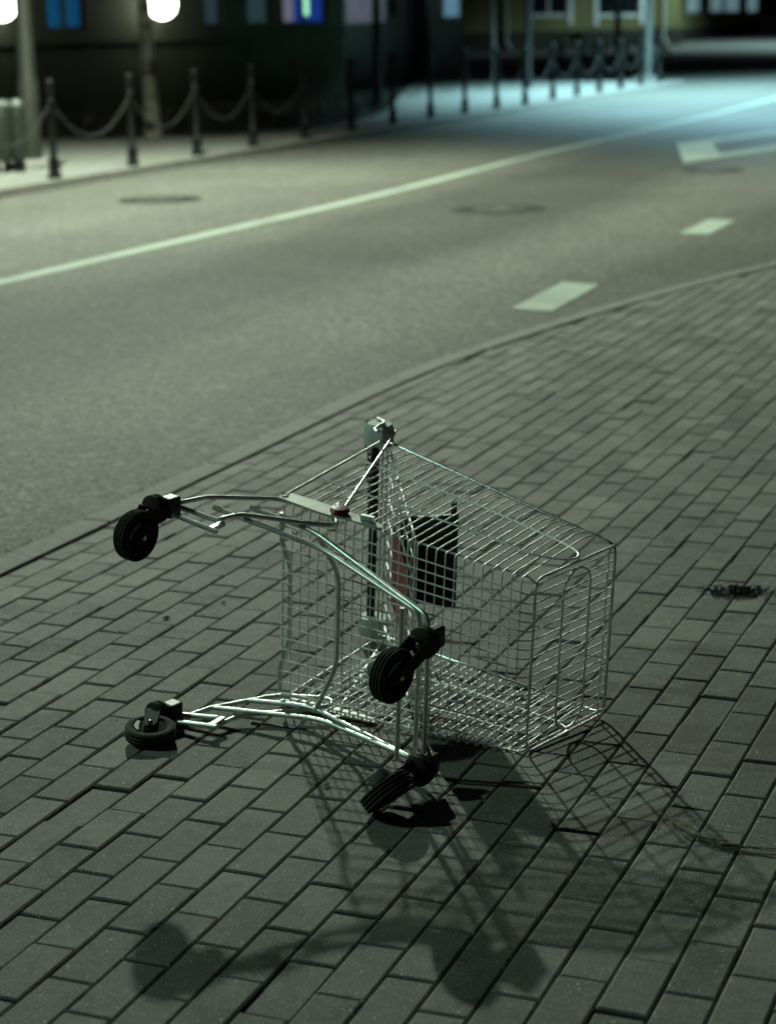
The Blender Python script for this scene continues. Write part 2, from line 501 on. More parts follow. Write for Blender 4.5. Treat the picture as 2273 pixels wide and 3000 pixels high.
# pavers: half-bond rows of 0.1 x 0.21 m concrete blocks
YAW, U0, V0, LR = .3825, -38.709, 24.7559, 2.15
cy, sy = math.cos(YAW), math.sin(YAW)
def uv_world(u, v):
    X, Y = (v - V0) * .1, (u * LR - U0) * .1
    return (X * cy + Y * sy, -X * sy + Y * cy)
def clip(poly, p, nrm):
    out = []
    for i in range(len(poly)):
        a, b = poly[i], poly[(i + 1) % len(poly)]
        da = (a[0] - p[0]) * nrm[0] + (a[1] - p[1]) * nrm[1]
        db = (b[0] - p[0]) * nrm[0] + (b[1] - p[1]) * nrm[1]
        if da >= 0: out.append(a)
        if (da >= 0) != (db >= 0):
            s = da / (da - db)
            out.append((a[0] + (b[0] - a[0]) * s, a[1] + (b[1] - a[1]) * s))
    return out
def inset(poly, d, dc=None):
    n = len(poly)
    ar = sum(poly[i][0] * poly[(i + 1) % n][1] - poly[(i + 1) % n][0] * poly[i][1] for i in range(n))
    if ar < 0: poly = poly[::-1]
    res = list(poly)
    for i in range(n):
        a, b = poly[i], poly[(i + 1) % n]
        L = math.dist(a, b)
        if L < 1e-5: continue
        nr = (-(b[1] - a[1]) / L, (b[0] - a[0]) / L)
        dd = d if dc is None or abs((b[0] - a[0]) * sy + (b[1] - a[1]) * cy) / L > .8 else dc
        res = clip(res, (a[0] + nr[0] * dd, a[1] + nr[1] * dd), nr)
        if len(res) < 3: return []
    return res
def near_kerb(x, y):
    best = min(range(60), key=lambda i: (kin[i][0] + kin[i + 1][0] - 2 * x) ** 2 + (kin[i][1] + kin[i + 1][1] - 2 * y) ** 2)
    a, b = kin[best], kin[best + 1]
    L = math.dist(a, b)
    return a, ((b[1] - a[1]) / L, -(b[0] - a[0]) / L)
verts, faces, tone = [], [], []
rng = random.Random(3)
for i in range(-70, 90):
    rowj = rng.uniform(-.012, .012)
    for k in range(-80, 100):
        uc, vc = -.5 * i + k + .5, i - .5
        x, y = uv_world(uc, vc)
        if not (-3.4 < x < 7.5 and 1.6 < y < 18.5): continue
        a, nr = near_kerb(x, y)
        d = (x - a[0]) * nr[0] + (y - a[1]) * nr[1]
        if d < -.13: continue
        ju = rng.uniform(-.01, .01)
        poly = [uv_world(-.5 * i + k + ju, i - 1), uv_world(-.5 * i + k + ju, i), uv_world(-.5 * i + k + 1 + ju, i), uv_world(-.5 * i + k + 1 + ju, i - 1)]
        if d < .2: poly = clip(poly, (a[0] + nr[0] * .008, a[1] + nr[1] * .008), nr)
        if len(poly) < 3: continue
        base = inset(poly, .0010 + rng.uniform(0, .0011), .0013 + rng.uniform(0, .0012))
        if len(base) < 3: continue
        top = []
        n = len(base)
        # chamfer: simple scale towards centroid kept parallel by inset
        top = inset(base, .0050, .0050)
        if len(top) != n: 
            continue
        # match vertex order by nearest
        order = [min(range(n), key=lambda q: math.dist(top[q], b)) for b in base]
        if len(set(order)) != n: continue
        top = [top[q] for q in order]
        z = rng.gauss(0, .0014) - (.004 if rng.random() < .02 else 0)
        tx, ty = rng.gauss(0, .006), rng.gauss(0, .006)
        f = lambda p, h: (p[0], p[1], z + h + (p[0] - x) * tx + (p[1] - y) * ty)
        o = len(verts)
        verts += [f(p, 0) for p in top] + [f(p, -.0032) for p in base] + [(p[0], p[1], -.02) for p in base]
        fs = [tuple(range(o, o + n))]
        fs += [(o + q, o + n + q, o + n + (q + 1) % n, o + (q + 1) % n) for q in range(n)]
        fs += [(o + n + q, o + 2 * n + q, o + 2 * n + (q + 1) % n, o + n + (q + 1) % n) for q in range(n)]
        faces += fs
        t = min(1.4, max(.6, rng.gauss(1., .13)))
        if rng.random() < .04: t *= .8
        tone += [t] * len(fs)
me = bpy.data.meshes.new('pavement')
me.from_pydata(verts, [], faces)
at = me.attributes.new('tone', 'FLOAT', 'FACE')
at.data.foreach_set('value', tone)
me.materials.append(M['paver'])
bm = bmesh.new(); bm.from_mesh(me); bmesh.ops.recalc_face_normals(bm, faces=bm.faces); bm.to_mesh(me); bm.free()
o = bpy.data.objects.new('pavement', me); C.objects.link(o); tag(o, kind='structure')

# dirt gathered in the gutter
mb = MB()
gr0 = random.Random(5)
ga = offset(kin, .1252)
gb = offset(kin, .1252 + .05)
gb = [(x + gr0.uniform(-.02, .02), y + gr0.uniform(-.02, .02)) for x, y in gb]
for i in range(60):
    mb.add([(ga[i][0], ga[i][1], ROAD_Z + .012), (ga[i + 1][0], ga[i + 1][1], ROAD_Z + .012), (gb[i + 1][0], gb[i + 1][1], ROAD_Z + .0015), (gb[i][0], gb[i][1], ROAD_Z + .0015)], [(0, 1, 2, 3)])
for _ in range(5200):
    i = gr0.randrange(8, 58); s_ = gr0.random()
    x = kin[i][0] + (kin[i + 1][0] - kin[i][0]) * s_; y = kin[i][1] + (kin[i + 1][1] - kin[i][1]) * s_
    dd = .128 + abs(gr0.gauss(0, .02)) * (.4 + abs(math.sin(x * 7)) + abs(math.sin(x * 2.3)))
    t_ = (Vector(kin[i + 1]) - Vector(kin[i])).normalized()
    c = Vector((x - t_.y * dd, y + t_.x * dd, ROAD_Z + .004)); r_ = gr0.uniform(.0015, .006)
    mb.add([c + Vector((r_, 0, 0)), c + Vector((0, r_, 0)), c + Vector((-r_, 0, 0)), c + Vector((0, -r_, 0)), c + Vector((0, 0, r_))], [(0, 1, 4), (1, 2, 4), (2, 3, 4), (3, 0, 4)])
tag(mb.build('gutter_grit', M['soil'], smooth=False), kind='stuff')

# road markings
def sheet(name, poly, z, material, thick=.003):
    m = MB()
    m.prism([(p[0], p[1], z) for p in poly], (0, 0, thick))
    return tag(m.build(name, material, smooth=False), kind='structure')
RZ = ROAD_Z + .003
def rg(x, y): return ground(x, y, ROAD_Z)
line = [(-90, 1750)] + [(0, 831), (407, 732), (759, 648), (1136, 573), (1462, 476), (1747, 414), (1977, 362)]
lp_ = [rg(*p) for p in line[1:]]
# straight-ish centre line continued both ways
d0 = (lp_[0] - lp_[3]).normalized(); d1 = (lp_[-1] - lp_[3]).normalized()
pts = [lp_[0] + d0 * 12] + lp_ + [lp_[-1] + d1 * 20]
pts2 = [(p.x, p.y) for p in pts]
pts2 = resample(pts2, 40)
for _ in range(6):
    pts2 = [pts2[0]] + [((a[0] + 2 * b[0] + c[0]) / 4, (a[1] + 2 * b[1] + c[1]) / 4) for a, b, c in zip(pts2, pts2[1:], pts2[2:])] + [pts2[-1]]
la, lb = offset(pts2, .07), offset(pts2, -.07)
mk = MB()
for i in range(len(la) - 1):
    mk.add([(la[i][0], la[i][1], RZ), (la[i + 1][0], la[i + 1][1], RZ), (lb[i + 1][0], lb[i + 1][1], RZ), (lb[i][0], lb[i][1], RZ)], [(0, 1, 2, 3)])
tag(mk.build('road_line', M['white_paint'], smooth=False), kind='structure')
for nm, q in (('road_dash', [(1497, 906), (1616, 915), (1756, 837), (1649, 828)]), ('road_dash', [(1987, 685), (2075, 689), (2152, 648), (2075, 644)])):
    sheet(nm, [rg(*p) for p in q], RZ, M['white_paint'])
# hollow box marking
bo = [rg(*p) for p in [(1981, 421), (2002, 478), (2300, 433), (2290, 385)]]
e1, e2 = (bo[3] - bo[0]), (bo[1] - bo[0])
A, B = bo[0], bo[1]
dirv = ((bo[2] - B) + (bo[3] - A)) * .5
dirv = dirv.normalized()
LB = 3.6
w_ = B - A
def bp(s, t): 
    p = A + dirv * s + w_ * t
    return (p.x, p.y)
for s0, s1, t0, t1 in ((0, .95, 0, 1), (LB - .7, LB, 0, 1), (.95, LB - .7, 0, .2), (.95, LB - .7, .8, 1)):
    sheet('road_box_marking', [bp(s0, t0), bp(s1, t0), bp(s1, t1), bp(s0, t1)], RZ, M['white_paint'])

# far pavement, kerb and verge
fk = [ground(x, y, ROAD_Z) for x, y in [(0, 586), (286, 530), (480, 503), (709, 461), (960, 423), (1203, 381), (1440, 345), (1581, 320), (1710, 296)]]
fk2 = [(p.x, p.y) for p in fk]
dv = (Vector(fk2[4]) - Vector(fk2[0])).normalized()
fk2 = [tuple(Vector(fk2[0]) - dv * 22)] + fk2
dv2 = (Vector(fk2[-1]) - Vector(fk2[5])).normalized()
fk2 += [tuple(Vector(fk2[-1]) + dv2 * 9)]
fk2 = resample(fk2, 50)
for _ in range(4):
    fk2 = [fk2[0]] + [((a[0] + 2 * b[0] + c[0]) / 4, (a[1] + 2 * b[1] + c[1]) / 4) for a, b, c in zip(fk2, fk2[1:], fk2[2:])] + [fk2[-1]]
fo = offset(fk2, .16)
mk = MB()
for i in range(50):
    L = math.dist(fk2[i], fk2[i + 1])
    a, b, c, d = fk2[i], fk2[i + 1], fo[i + 1], fo[i]
    s = .006 / L
    a, b = lp(a, b, s), lp(a, b, 1 - s)
    d, c = lp(d, c, s), lp(d, c, 1 - s)
    mk.prism([(p[0], p[1], ROAD_Z - .05) for p in (a, b, c, d)], (0, 0, FAR_Z - ROAD_Z + .055))
tag(mk.build('far_kerb', M['concrete'], smooth=False), kind='structure')
mk = MB()
far = offset(fk2, 40)
mk.add([(p[0], p[1], FAR_Z) for p in fo] + [(p[0], p[1], FAR_Z) for p in far], [(i, i + 1, 52 + i, 51 + i) for i in range(50)])
tag(mk.build('far_pavement', M['far_pave'], smooth=False), kind='structure')
vg = [ground(x, y, FAR_Z) for x, y in [(0, 404), (129, 405), (286, 408), (590, 397), (680, 395), (850, 382), (990, 364), (1130, 330)]]
vpoly = [(-30, 12)] + [(p.x, p.y) for p in vg] + [(1.2, 60), (-30, 60)]
mk = MB()
mk.add([(x, y, FAR_Z + .006) for x, y in vpoly], [tuple(range(len(vpoly)))])
tag(mk.build('verge_soil', M['soil'], smooth=False), kind='structure')
# grass blades on the verge
mk = MB()
gr = random.Random(11)
def inside(x, y, poly):
    c = False
    for i in range(len(poly)):
        a, b = poly[i], poly[i - 1]
        if (a[1] > y) != (b[1] > y) and x < (b[0] - a[0]) * (y - a[1]) / (b[1] - a[1]) + a[0]: c = not c
    return c
cnt = 0
while cnt < 9000:
    x, y = gr.uniform(-9, 1.2), gr.uniform(27, 44)
    if not inside(x, y, vpoly): continue
    cnt += 1
    h = gr.uniform(.05, .16); a = gr.uniform(0, 6.28); wd = .012
    dx, dy = math.cos(a) * wd, math.sin(a) * wd
    lx, ly = gr.gauss(0, .04), gr.gauss(0, .04)
    mk.add([(x - dx, y - dy, FAR_Z), (x + dx, y + dy, FAR_Z), (x + lx, y + ly, FAR_Z + h)], [(0, 1, 2)])
tag(mk.build('grass', M['grass'], smooth=False), kind='stuff')

# ------------------------------------------------------------------ the shopping cart
# authored in cart space: u forward, m across (mirror axis), w up from the basket floor
cart = empty('shopping_cart')
rot = Matrix(((.8471, .5292, .0494), (-.5229, .8465, -.1), (-.0948, .0589, .9938)))
rot = rot.to_quaternion()
cart.rotation_mode = 'QUATERNION'
cart.rotation_quaternion = rot
cart.location = (.3321, 4.4588, .2289)
tag(cart, 'empty wire shopping cart lying overturned on its side on the paving', 'shopping cart')
def K(u, m, w): return Vector((u, w, m))
def ms(u, w): return .226 - .0695 * u + .019 * w
def wr(u): return .521 - .2656 * (u + .728)
def S(u, w, s, out=0.): return K(u, s * (ms(u, w) + out), w)
WW = -.022
fan = lambda u: 1 - .37 * u

for s in (1, -1):
    b = MB()
    # floor border wire
    b.tube([S(-.715, .008, s), S(-.44, -.004, s), S(-.02, 0, s), S(0, 0, s, -.01)], .0027, 8)
    # cross wires, running on round the floor corner
    for i in range(26):
        u = -.672 + .0258 * i
        top = wr(u) - .002
        p = [S(u + .012 * (1 if i > 18 else .6), top, s, .001), S(u + .004, top - .05, s, .0035), S(u, .03, s, .0035), S(u, WW + .002, s, .0035), K(u, s * (ms(u, 0) - .02), WW)]
        b.tube(fillet(p, {1: .04, 2: .01, 3: .006}, 3), .0020, 8)
    # long oval stiffener wire
    pl = [(-.732, .351), (-.312, .290), (-.06, .230), (-.01, .212), (.016, .192), (.022, .165), (.008, .138), (-.03, .120), (-.08, .114), (-.233, .136), (-.722, .166)]
    b.tube(fillet([S(u, w, s, .005) for u, w in pl], .02, 3), .0026, 8)
    b.build('basket_side', M['wire'], cart)

# floor grid
b = MB()
for i in range(26):
    u = -.672 + .0258 * i
    b.tube([K(u, ms(u, 0) - .018, WW), K(u, -ms(u, 0) + .018, WW)], .0017, 6)
for j in range(-8, 9):
    m0 = .0243 * j
    b.tube([K(-.705, m0 * fan(-.705), WW - .0022), K(-.032, m0 * fan(-.032), WW - .0034)], .0023, 8)
b.tube([K(-.70, .262, WW + .002), K(-.70, -.262, WW + .002)], .0025, 6)
b.build('basket_floor', M['wire'], cart)

# front panel
b = MB()
for j in range(-9, 10):
    m0 = .0236 * j
    if abs(j) < 9:
        p = [K(-.033, .0243 * j * fan(-.033), WW - .0022), K(-.012, m0, -.016), K(.001, m0, .002), K(.055, m0 * 1.005, .309)]
    else:
        p = [K(.0, m0, .002), K(.055, m0 * 1.005, .309)]
    b.tube(fillet(p, .012, 3), .0018, 8)
ov = []
for k in range(28):
    a = 2 * math.pi * k / 28
    mm = .156 * (1 if math.sin(a) > 0 else -1) + .056 * math.sin(a) if abs(math.cos(a)) < 1.1 else 0
    ov.append((mm, .159 + .055 * math.cos(a)))
b.tube([K(.175 * w + .004, m, w) for m, w in ov], .0029, 8, True)
fr = [S(.054, .309, 1), S(0, 0, 1), S(0, 0, -1), S(.054, .309, -1)]
b.tube(fillet(fr, .028, 5), .0034, 8)
b.tube([S(.047, .296, 1, -.004), S(.047, .296, -1, -.004)], .0026, 8)
b.build('basket_front', M['wire'], cart)

# thick rim tube round the open top
b = MB()
p = [S(-.742, .528, 1), S(.056, .314, 1), S(.056, .314, -1), S(-.742, .528, -1)]
b.tube(fillet(p, .03, 6), .0042, 10)
for s in (1, -1):   # weld lugs along the rim
    for u in (-.34, -.52, .0): b.box(S(u, wr(u) + .004, s), (.012, .006, .006))
b.build('rim', M['rim'], cart)

# struts at the rear corner, one pair on each side
for s in (1, -1):
    b = MB()
    b.tube(fillet([S(-.716, .012, s, .006), S(-.742, .55, s, .006), S(-.772, .565, s, .006), S(-.80, .545, s, .004)], .012, 4), .0036, 8)
    b.torus(S(-.716, .004, s, .006), (0, 0, 1), .009, .0033)
    b.build('corner_strut', M['zinc'], cart)
    b = MB()
    b.tube(fillet([S(-.552, .012, s, .012), S(-.557, .034, s, .010), S(-.738, .568, s, .010), S(-.752, .598, s, .006), S(-.775, .60, s, -.004)], .02, 5), .0034, 8)
    b.tube(fillet([S(-.575, .035, s, .016), S(-.56, .006, s, .018), S(-.54, -.002, s, .014)], .01, 4), .003, 8)
    b.build('brace_rod', M['zinc'], cart)
    b = MB()
    b.tube(fillet([K(u, s * .322, w) for u, w in ((-.812, .596), (-.776, .578), (-.766, .507), (-.744, .486), (-.738, .52))], .009, 4), .0034, 8)
    b.build('coin_lock_hook', M['zinc'], cart)
    # side plate that carries the basket on the chassis
    b = MB()
    top = [(-.722, .030), (-.55, .030), (-.47, .022), (-.43, .012), (-.425, -.004), (-.44, -.014), (-.47, -.012), (-.52, -.014), (-.53, -.022), (-.60, -.024), (-.722, -.014)]
    b.prism([S(u, w, s, .0045) for u, w in top], K(0, s * .003, 0))
    pl = b.build('side_plate', M['plate'], cart, smooth=False)
    b = MB()
    b.box(S(-.475, .012, s, .014), (.036, .012, .012))
    b.tube([S(-.49, .004, s, .012), S(-.46, .004, s, .012)], .003, 6)
    b.build('clamp', M['zinc'], pl)
    b = MB()
    b.lathe([(.004, 0), (.021, .001), (.025, .008), (.020, .016), (.004, .018)], S(-.551, .004, s, .006), K(0, s, 0), 18)
    b.build('bumper', M['red_plastic'], pl)

# rear hinge bars and the gate swung into the basket
b = MB()
b.tube([S(-.735, .505, 1, -.004), S(-.735, .505, -1, -.004)], .0032, 8)
b.tube([S(-.712, .49, 1, -.012), S(-.712, .49, -1, -.012)], .003, 8)
b.build('hinge_bar', M['zinc'], cart)
gd = (.615, -.788)
def G(s_, m, out=0.): return K(-.72 + gd[0] * s_ + .788 * out, m, .52 + gd[1] * s_ + .615 * out)
b = MB()
gl = .55
hw = lambda s_: .262 - .075 * s_
for k in range(9):
    t = -1 + 2 * k / 8
    b.tube([G(.0, t * hw(0) * .97), G(gl, t * hw(gl) * .97)], .0017 if k % 3 else .0026, 6)
for k in range(8):
    s_ = .01 + gl * k / 7.2
    b.tube([G(s_, hw(s_), .003), G(s_, -hw(s_), .003)], .0014, 6)
b.tube(fillet([G(0, hw(0)), G(gl, hw(gl)), G(gl, -hw(gl)), G(0, -hw(0))], .03, 5), .0032, 8)
gate = b.build('rear_gate', M['wire'], cart)
b = MB()
b.prism([G(.14, .10, -.004), G(.46, .09, -.004), G(.46, -.11, -.004), G(.14, -.12, -.004)], K(.003, 0, .0025))
b.build('back_panel', M['red_plastic'], gate, smooth=False)
b = MB()
q = [K(-.577, .150, .352), K(-.413, .196, .352), K(-.410, -.066, .352), K(-.573, -.084, .352)]
b.prism(q, K(0, 0, .010))
b.tube([K(-.425, .19, .357), K(-.425, .225, .357)], .008, 10)
b.tube([q[0] + K(0, 0, .005), q[3] + K(0, 0, .005)], .007, 8)
b.build('child_seat', M['black_plastic'], cart)

# handle
b = MB()
hp = (-.800, .572)
b.tube([K(hp[0], .270, hp[1]), K(hp[0], -.270, hp[1])], .0122, 16)
hd = b.build('handle', M['black_plastic'], cart)
for s in (1, -1):
    b = MB()
    pr = [(-.824, .545), (-.827, .588), (-.814, .606), (-.780, .606), (-.756, .596), (-.748, .565), (-.762, .543), (-.80, .535)]
    bot = [K(u, s * .258, w) for u, w in pr]
    top = [K(-.785 + (u + .785) * .86, s * .318, .575 + (w - .575) * .80) for u, w in pr]
    mid = [K(u, s * .300, w) for u, w in pr]
    n = len(pr)
    b.add(bot + mid + top, [tuple(range(n)), tuple(range(2 * n, 3 * n))] + [(k, (k + 1) % n, n + (k + 1) % n, n + k) for k in range(n)] + [(n + k, n + (k + 1) % n, 2 * n + (k + 1) % n, 2 * n + k) for k in range(n)])
    b.build('end_cap', M['grey_plastic'], hd)
# coin chain hanging from the handle
b = MB()
c0 = rot.inverted() @ (Vector((0, 0, -1)))
st = K(-.838, .30, .590)
for k in range(17):
    p = st + c0 * (.0155 * k) + Vector((.002 * math.sin(k * 1.3), .002 * math.cos(k), 0))
    axis = Vector((1, 0, .1)) if k % 2 else Vector((.1, 1, 0))
    axis = (axis - c0 * axis.dot(c0)).normalized()
    b.torus(p, axis, .006, .0019, 12, 6, (c0, 1.75))
b.box(st + c0 * .245, (.012, .008, .03))
b.build('coin_chain', M['iron'], cart)

# chassis
chm = lambda u: .150 - .150 * u
def H(u, w, s): return K(u, s * chm(u), w)
for u0_, w0_, u1_, w1_, uf, wf in ((-.822, -.150, -.511, -.129, -.164, -.251), (-.762, -.078, -.584, -.062, -.136, -.259)):
    b = MB()
    up = [H(u0_, w0_, 1), H(u1_, w1_, 1), K(uf, .186, wf)]
    lo = [K(uf, -.186, wf), H(u1_, w1_, -1), H(u0_, w0_, -1)]
    b.tube(fillet(up + lo, {1: .05, 2: .035, 3: .035, 4: .05}, 6), .0062, 12)
    b.build('chassis_tube', M['zinc'], cart)
b = MB()
b.tube([K(-.207, .193, -.262), K(-.207, -.193, -.262)], .006, 10)
b.build('cross_bar', M['zinc'], cart)
for ue, we, me, um, wm, mm in ((-.707, -.020, .246, -.684, -.012, .112), (-.557, -.080, .236, -.527, -.030, .122)):
    b = MB()
    p = [K(ue, me, we), K(ue, me * .68, we), K(um, mm, wm), K(um, -mm, wm), K(ue, -me * .68, we), K(ue, -me, we)]
    if ue > -.6: p = [p[0], p[2], p[3], p[5]]
    b.tube(fillet(p, .035, 5), .0062, 12)
    b.build('bent_bar', M['zinc'], cart)
for s in (1, -1):
    b = MB()
    p = [(-.874, -.212), (-.852, -.135), (-.729, .004), (-.584, .026), (-.545, -.008), (-.586, -.049), (-.743, -.152), (-.756, -.218)]
    b.tube(fillet([H(u, w, s) + K(0, s * .012, 0) for u, w in p], {1: .02, 2: .03, 3: .03, 4: .03, 5: .03, 6: .03}, 5), .0058, 12)
    b.build('hairpin_tube', M['zinc'], cart)
    b = MB()
    b.tube([H(-.875, -.217, s), H(-.768, -.205, s)], .0064, 12)
    b.tube([H(-.862, -.262, s), H(-.734, -.257, s)], .0064, 12)
    a = H(-.752, -.231, s)
    b.box(a, (.012, .052, .012))
    b.build('caster_rail', M['zinc'], cart)

# casters
DN = Vector((-.127, -.992, 0))       # cart-space down (u, w, m)
GF = Vector((.992, -.127, 0))
def caster(head, wc, axis, s, bu=.038):
    head, wc, axis = Vector(head), Vector(wc), Vector(axis).normalized()
    # head: block under the chassis
    b = MB()
    M3 = Matrix((GF, -DN, Vector((0, 0, 1)))).transposed()
    b.box(head + GF * (bu - .026) - DN * .004, (bu, .042, .052), M3)
    c = b.build('caster', M['black_plastic'], cart, smooth=False)
    bv = c.modifiers.new('bevel', 'BEVEL'); bv.width = .006; bv.segments = 3
    # swivel head: stacked dished rings
    b = MB()
    b.lathe([(.012, .016), (.030, .018), (.035, .022), (.036, .028), (.031, .031), (.031, .034), (.037, .037), (.037, .046), (.030, .053), (.010, .056)], head, DN, 28)
    sw = b.build('swivel_head', M['fork'], c)
    # fork: two plates either side of the wheel, joined by the crown
    st = head + DN * .056
    tr = wc - st
    tr = tr - axis * tr.dot(axis)
    base = st + axis * (wc - st).dot(axis) * .0
    b = MB()
    tdir = tr.normalized()
    side = axis.cross(tdir)
    for sg in (1, -1):
        off = axis * (.0225 * sg)
        cen = Vector(wc)
        poly = [st + side * .019 + DN * -.004, st - side * .019 + DN * -.004]
        k0 = [cen + tdir * (.013 * math.cos(a)) + side * (-.019 * math.sin(a)) for a in [R(x) for x in range(90, -91, -30)]]
        k0 = [cen - side * .017 - tdir * .0, cen + tdir * .016 - side * .010, cen + tdir * .016 + side * .010, cen + side * .017]
        pol = [p + off for p in poly + k0]
        b.prism(pol, axis * (.0028 * sg))
    b.prism([st + side * .019 + axis * .025, st - side * .019 + axis * .025, st - side * .019 - axis * .025, st + side * .019 - axis * .025], DN * -.004)
    b.build('fork', M['fork'], c, smooth=False)
    b = MB()
    b.lathe([(.0068, 0), (.0068, .006), (.004, .008), (.0015, .009)], st, DN, 8)
    b.build('bolt', M['bolt'], c)
    b = MB()
    b.lathe([(.0062, .0), (.0062, .005), (.003, .0065), (.001, .007)], wc + axis * .0245, axis, 8)
    b.build('axle_bolt', M['bolt'], c)
    # wheel
    b = MB()
    rr, hw_ = .0625, .0175
    prof = [(.012, -hw_ + .003), (.040, -hw_ + .005), (.046, -hw_), (.056, -hw_)]
    x = -hw_
    prof += [(.0605, -hw_ + .0015)]
    gro = [-.0095, -.0005, .0085]
    for gx in gro:
        prof += [(rr, gx - .0035), (rr, gx - .0014), (rr - .003, gx - .0012), (rr - .003, gx + .0012), (rr, gx + .0014), (rr, gx + .0035)]
    prof += [(.0605, hw_ - .0015), (.056, hw_), (.046, hw_), (.040, hw_ - .005), (.012, hw_ - .003)]
    b.lathe(prof, wc, axis, 44)
    b.build('wheel', M['tyre'], c)
    b = MB()
    b.lathe([(.001, -hw_ + .0035), (.044, -hw_ + .0035), (.0455, -hw_ + .001), (.0465, -hw_), (.0465, hw_), (.0455, hw_ - .001), (.044, hw_ - .0035), (.001, hw_ - .0035)], wc, axis, 36, False)
    b.build('hub', M['hub'], c)
    b = MB()
    e1 = tdir.cross(axis)
    b.lathe([(.026, 0), (.025, .012), (.021, .022), (.010, .027), (.001, .028)], wc - axis * .023 + tdir * .006 - side * .010, -axis, 24)
    b.build('hub_cap', M['groove'], c)
    b = MB()
    a_ = wc + axis * (hw_ + .0002)
    q_ = [a_ + tdir * t_ + e1 * u_ for t_, u_ in ((-.022, .034), (.004, .040), (.024, .034), (.028, .026), (.004, .028), (-.020, .026))]
    b.prism(q_, axis * .002)  # small pale grey patch raised on one face of the wheel
    b.build('face_patch', M['groove'], c, smooth=False)
    b = MB()
    for gx in (-.005, .004, .0135):
        b.torus(wc + axis * gx, axis, rr - .0002, .0011, 44, 6)
    b.build('tread_ridge', M['groove'], c)
caster((-.905, -.235, .285), (-.909, -.347, .240), GF, 1)
caster((-.905, -.232, -.272), (-.858, -.365, -.264), Vector((0, 0, 1)), -1)
caster((-.098, -.300, .160), (-.117, -.449, .118), GF, 1, .027)
caster((-.098, -.300, -.160), (-.108, -.470, -.157), GF * .63 + Vector((0, 0, -.5)), -1, .027)

# ------------------------------------------------------------------ street furniture
def bollard_proto():
    root = empty('bollard')
    b = MB()
    b.lathe([(.075, 0), (.075, .05), (.062, .07), (.058, .16), (.066, .18), (.066, .21), (.042, .24), (.040, .80), (.052, .82), (.052, .85), (.038, .87), (.036, .93), (.050, .945), (.050, .975), (.030, .99)], (0, 0, 0), (0, 0, 1), 20)
    b.build('post', M['iron'], root)
    b = MB()
    b.ball((0, 0, 1.035), .055, 10)
    b.build('finial', M['iron'], root)
    return root
bpts = [(162, 524), (391, 487), (579, 457), (743, 429.5), (895, 406.6), (1030, 384), (1151, 363), (1261, 345), (1361.6, 331), (1454, 318), (1537.7, 307), (1618.5, 291), (1689, 281), (1754.7, 270), (1817, 260), (1875, 249), (1930, 241)]
where = ['first iron bollard from the left, next to the grey lamp post', 'iron bollard just left of the blotchy birch trunk', 'iron bollard just right of the blotchy birch trunk', 'iron bollard fourth from the left in the chained row', 'iron bollard fifth from the left, in front of the grass', 'iron bollard sixth from the left, almost lost against the dark wall', 'iron bollard just right of the slim dark trunk', 'iron bollard below the thick black trunk', 'iron bollard standing before the blue strip of street', 'iron bollard in line with the narrow metal pole', 'iron bollard beside the base of the straight black trunk', 'iron bollard right of the straight black trunk, left of the bicycles', 'iron bollard in front of the bicycle with the wicker basket', 'iron bollard in front of the bicycles, left of the taller blue-lit pole', 'iron bollard at the foot of the thinner blue-lit pole', 'iron bollard left of the blue-lit pole on its base plate', 'last iron bollard at the far end of the chained row']
proto = bollard_proto()
bl = []
for i, p in enumerate(bpts):
    q = ground(p[0], p[1], FAR_Z)
    o = proto if i == 0 else copy_tree(proto)
    o.location = q
    tag(o, where[i], 'bollard', 'iron bollards along the far kerb')
    bl.append(q)
# chains slung between them
prev = bl[0] + (bl[0] - bl[1])
spans = [(prev, bl[0])] + list(zip(bl, bl[1:]))
nm = ['leftmost', 'second', 'third', 'fourth', 'fifth', 'sixth', 'seventh', 'eighth', 'ninth', 'tenth', 'eleventh', 'twelfth', 'thirteenth', 'fourteenth', 'fifteenth', 'sixteenth', 'last']
for i, (a, b_) in enumerate(spans):
    L = (b_ - a).length
    sag = .42
    n = max(20, int(L / .05))
    b = MB()
    t = (b_ - a).normalized()
    for k in range(n):
        s = (k + .5) / n
        p = a.lerp(b_, s) + Vector((0, 0, .84 - sag * 4 * s * (1 - s)))
        sl = Vector((t.x * L, t.y * L, -sag * 4 * (1 - 2 * s))).normalized()
        side = sl.cross(Vector((0, 0, 1))).normalized()
        ax = side if k % 2 else side.cross(sl)
        b.torus(p - a, ax, .015, .0034, 8, 5, (sl, 1.8))
    o = b.build('hanging_chain', M['chain'])
    o.location = a
    if i == 0: lab = 'leftmost metal chain, drooping behind the litter bins and lamp post'
    else: lab = nm[i] + ' metal chain of the row, drooping between two iron bollards'
    tag(o, lab, 'chain', 'chains slung between the bollards')

# lamp post on the left with its plinth
lp0 = ground(97, 484, FAR_Z)
root = empty('lamp_post', lp0)
tag(root, 'tall grey metal lamp post behind the litter bins at the left edge', 'lamp post')
b = MB(); b.lathe([(.125, .08), (.125, 1.0), (.105, 1.05), (.085, 4.5), (.065, 8.4)], (0, 0, 0), (0, 0, 1), 20); b.build('post', M['post_grey'], root)
b = MB(); b.tube(fillet([(0, 0, 8.3), (.1, -.3, 8.75), (.6, -2.0, 9.0)], .4, 6), .04, 10); b.build('arm', M['galv'], root)
b = MB(); b.box((.68, -2.3, 8.98), (.28, .75, .12), Matrix.Rotation(R(17), 3, 'Z')); b.build('lamp_head', M['iron'], root, smooth=False)
LAMP_POST = root
b = MB(); b.box((.68, -2.3, 8.91), (.20, .60, .014), Matrix.Rotation(R(17), 3, 'Z')); b.build('lens', M['lamp_glass'], root, smooth=False)
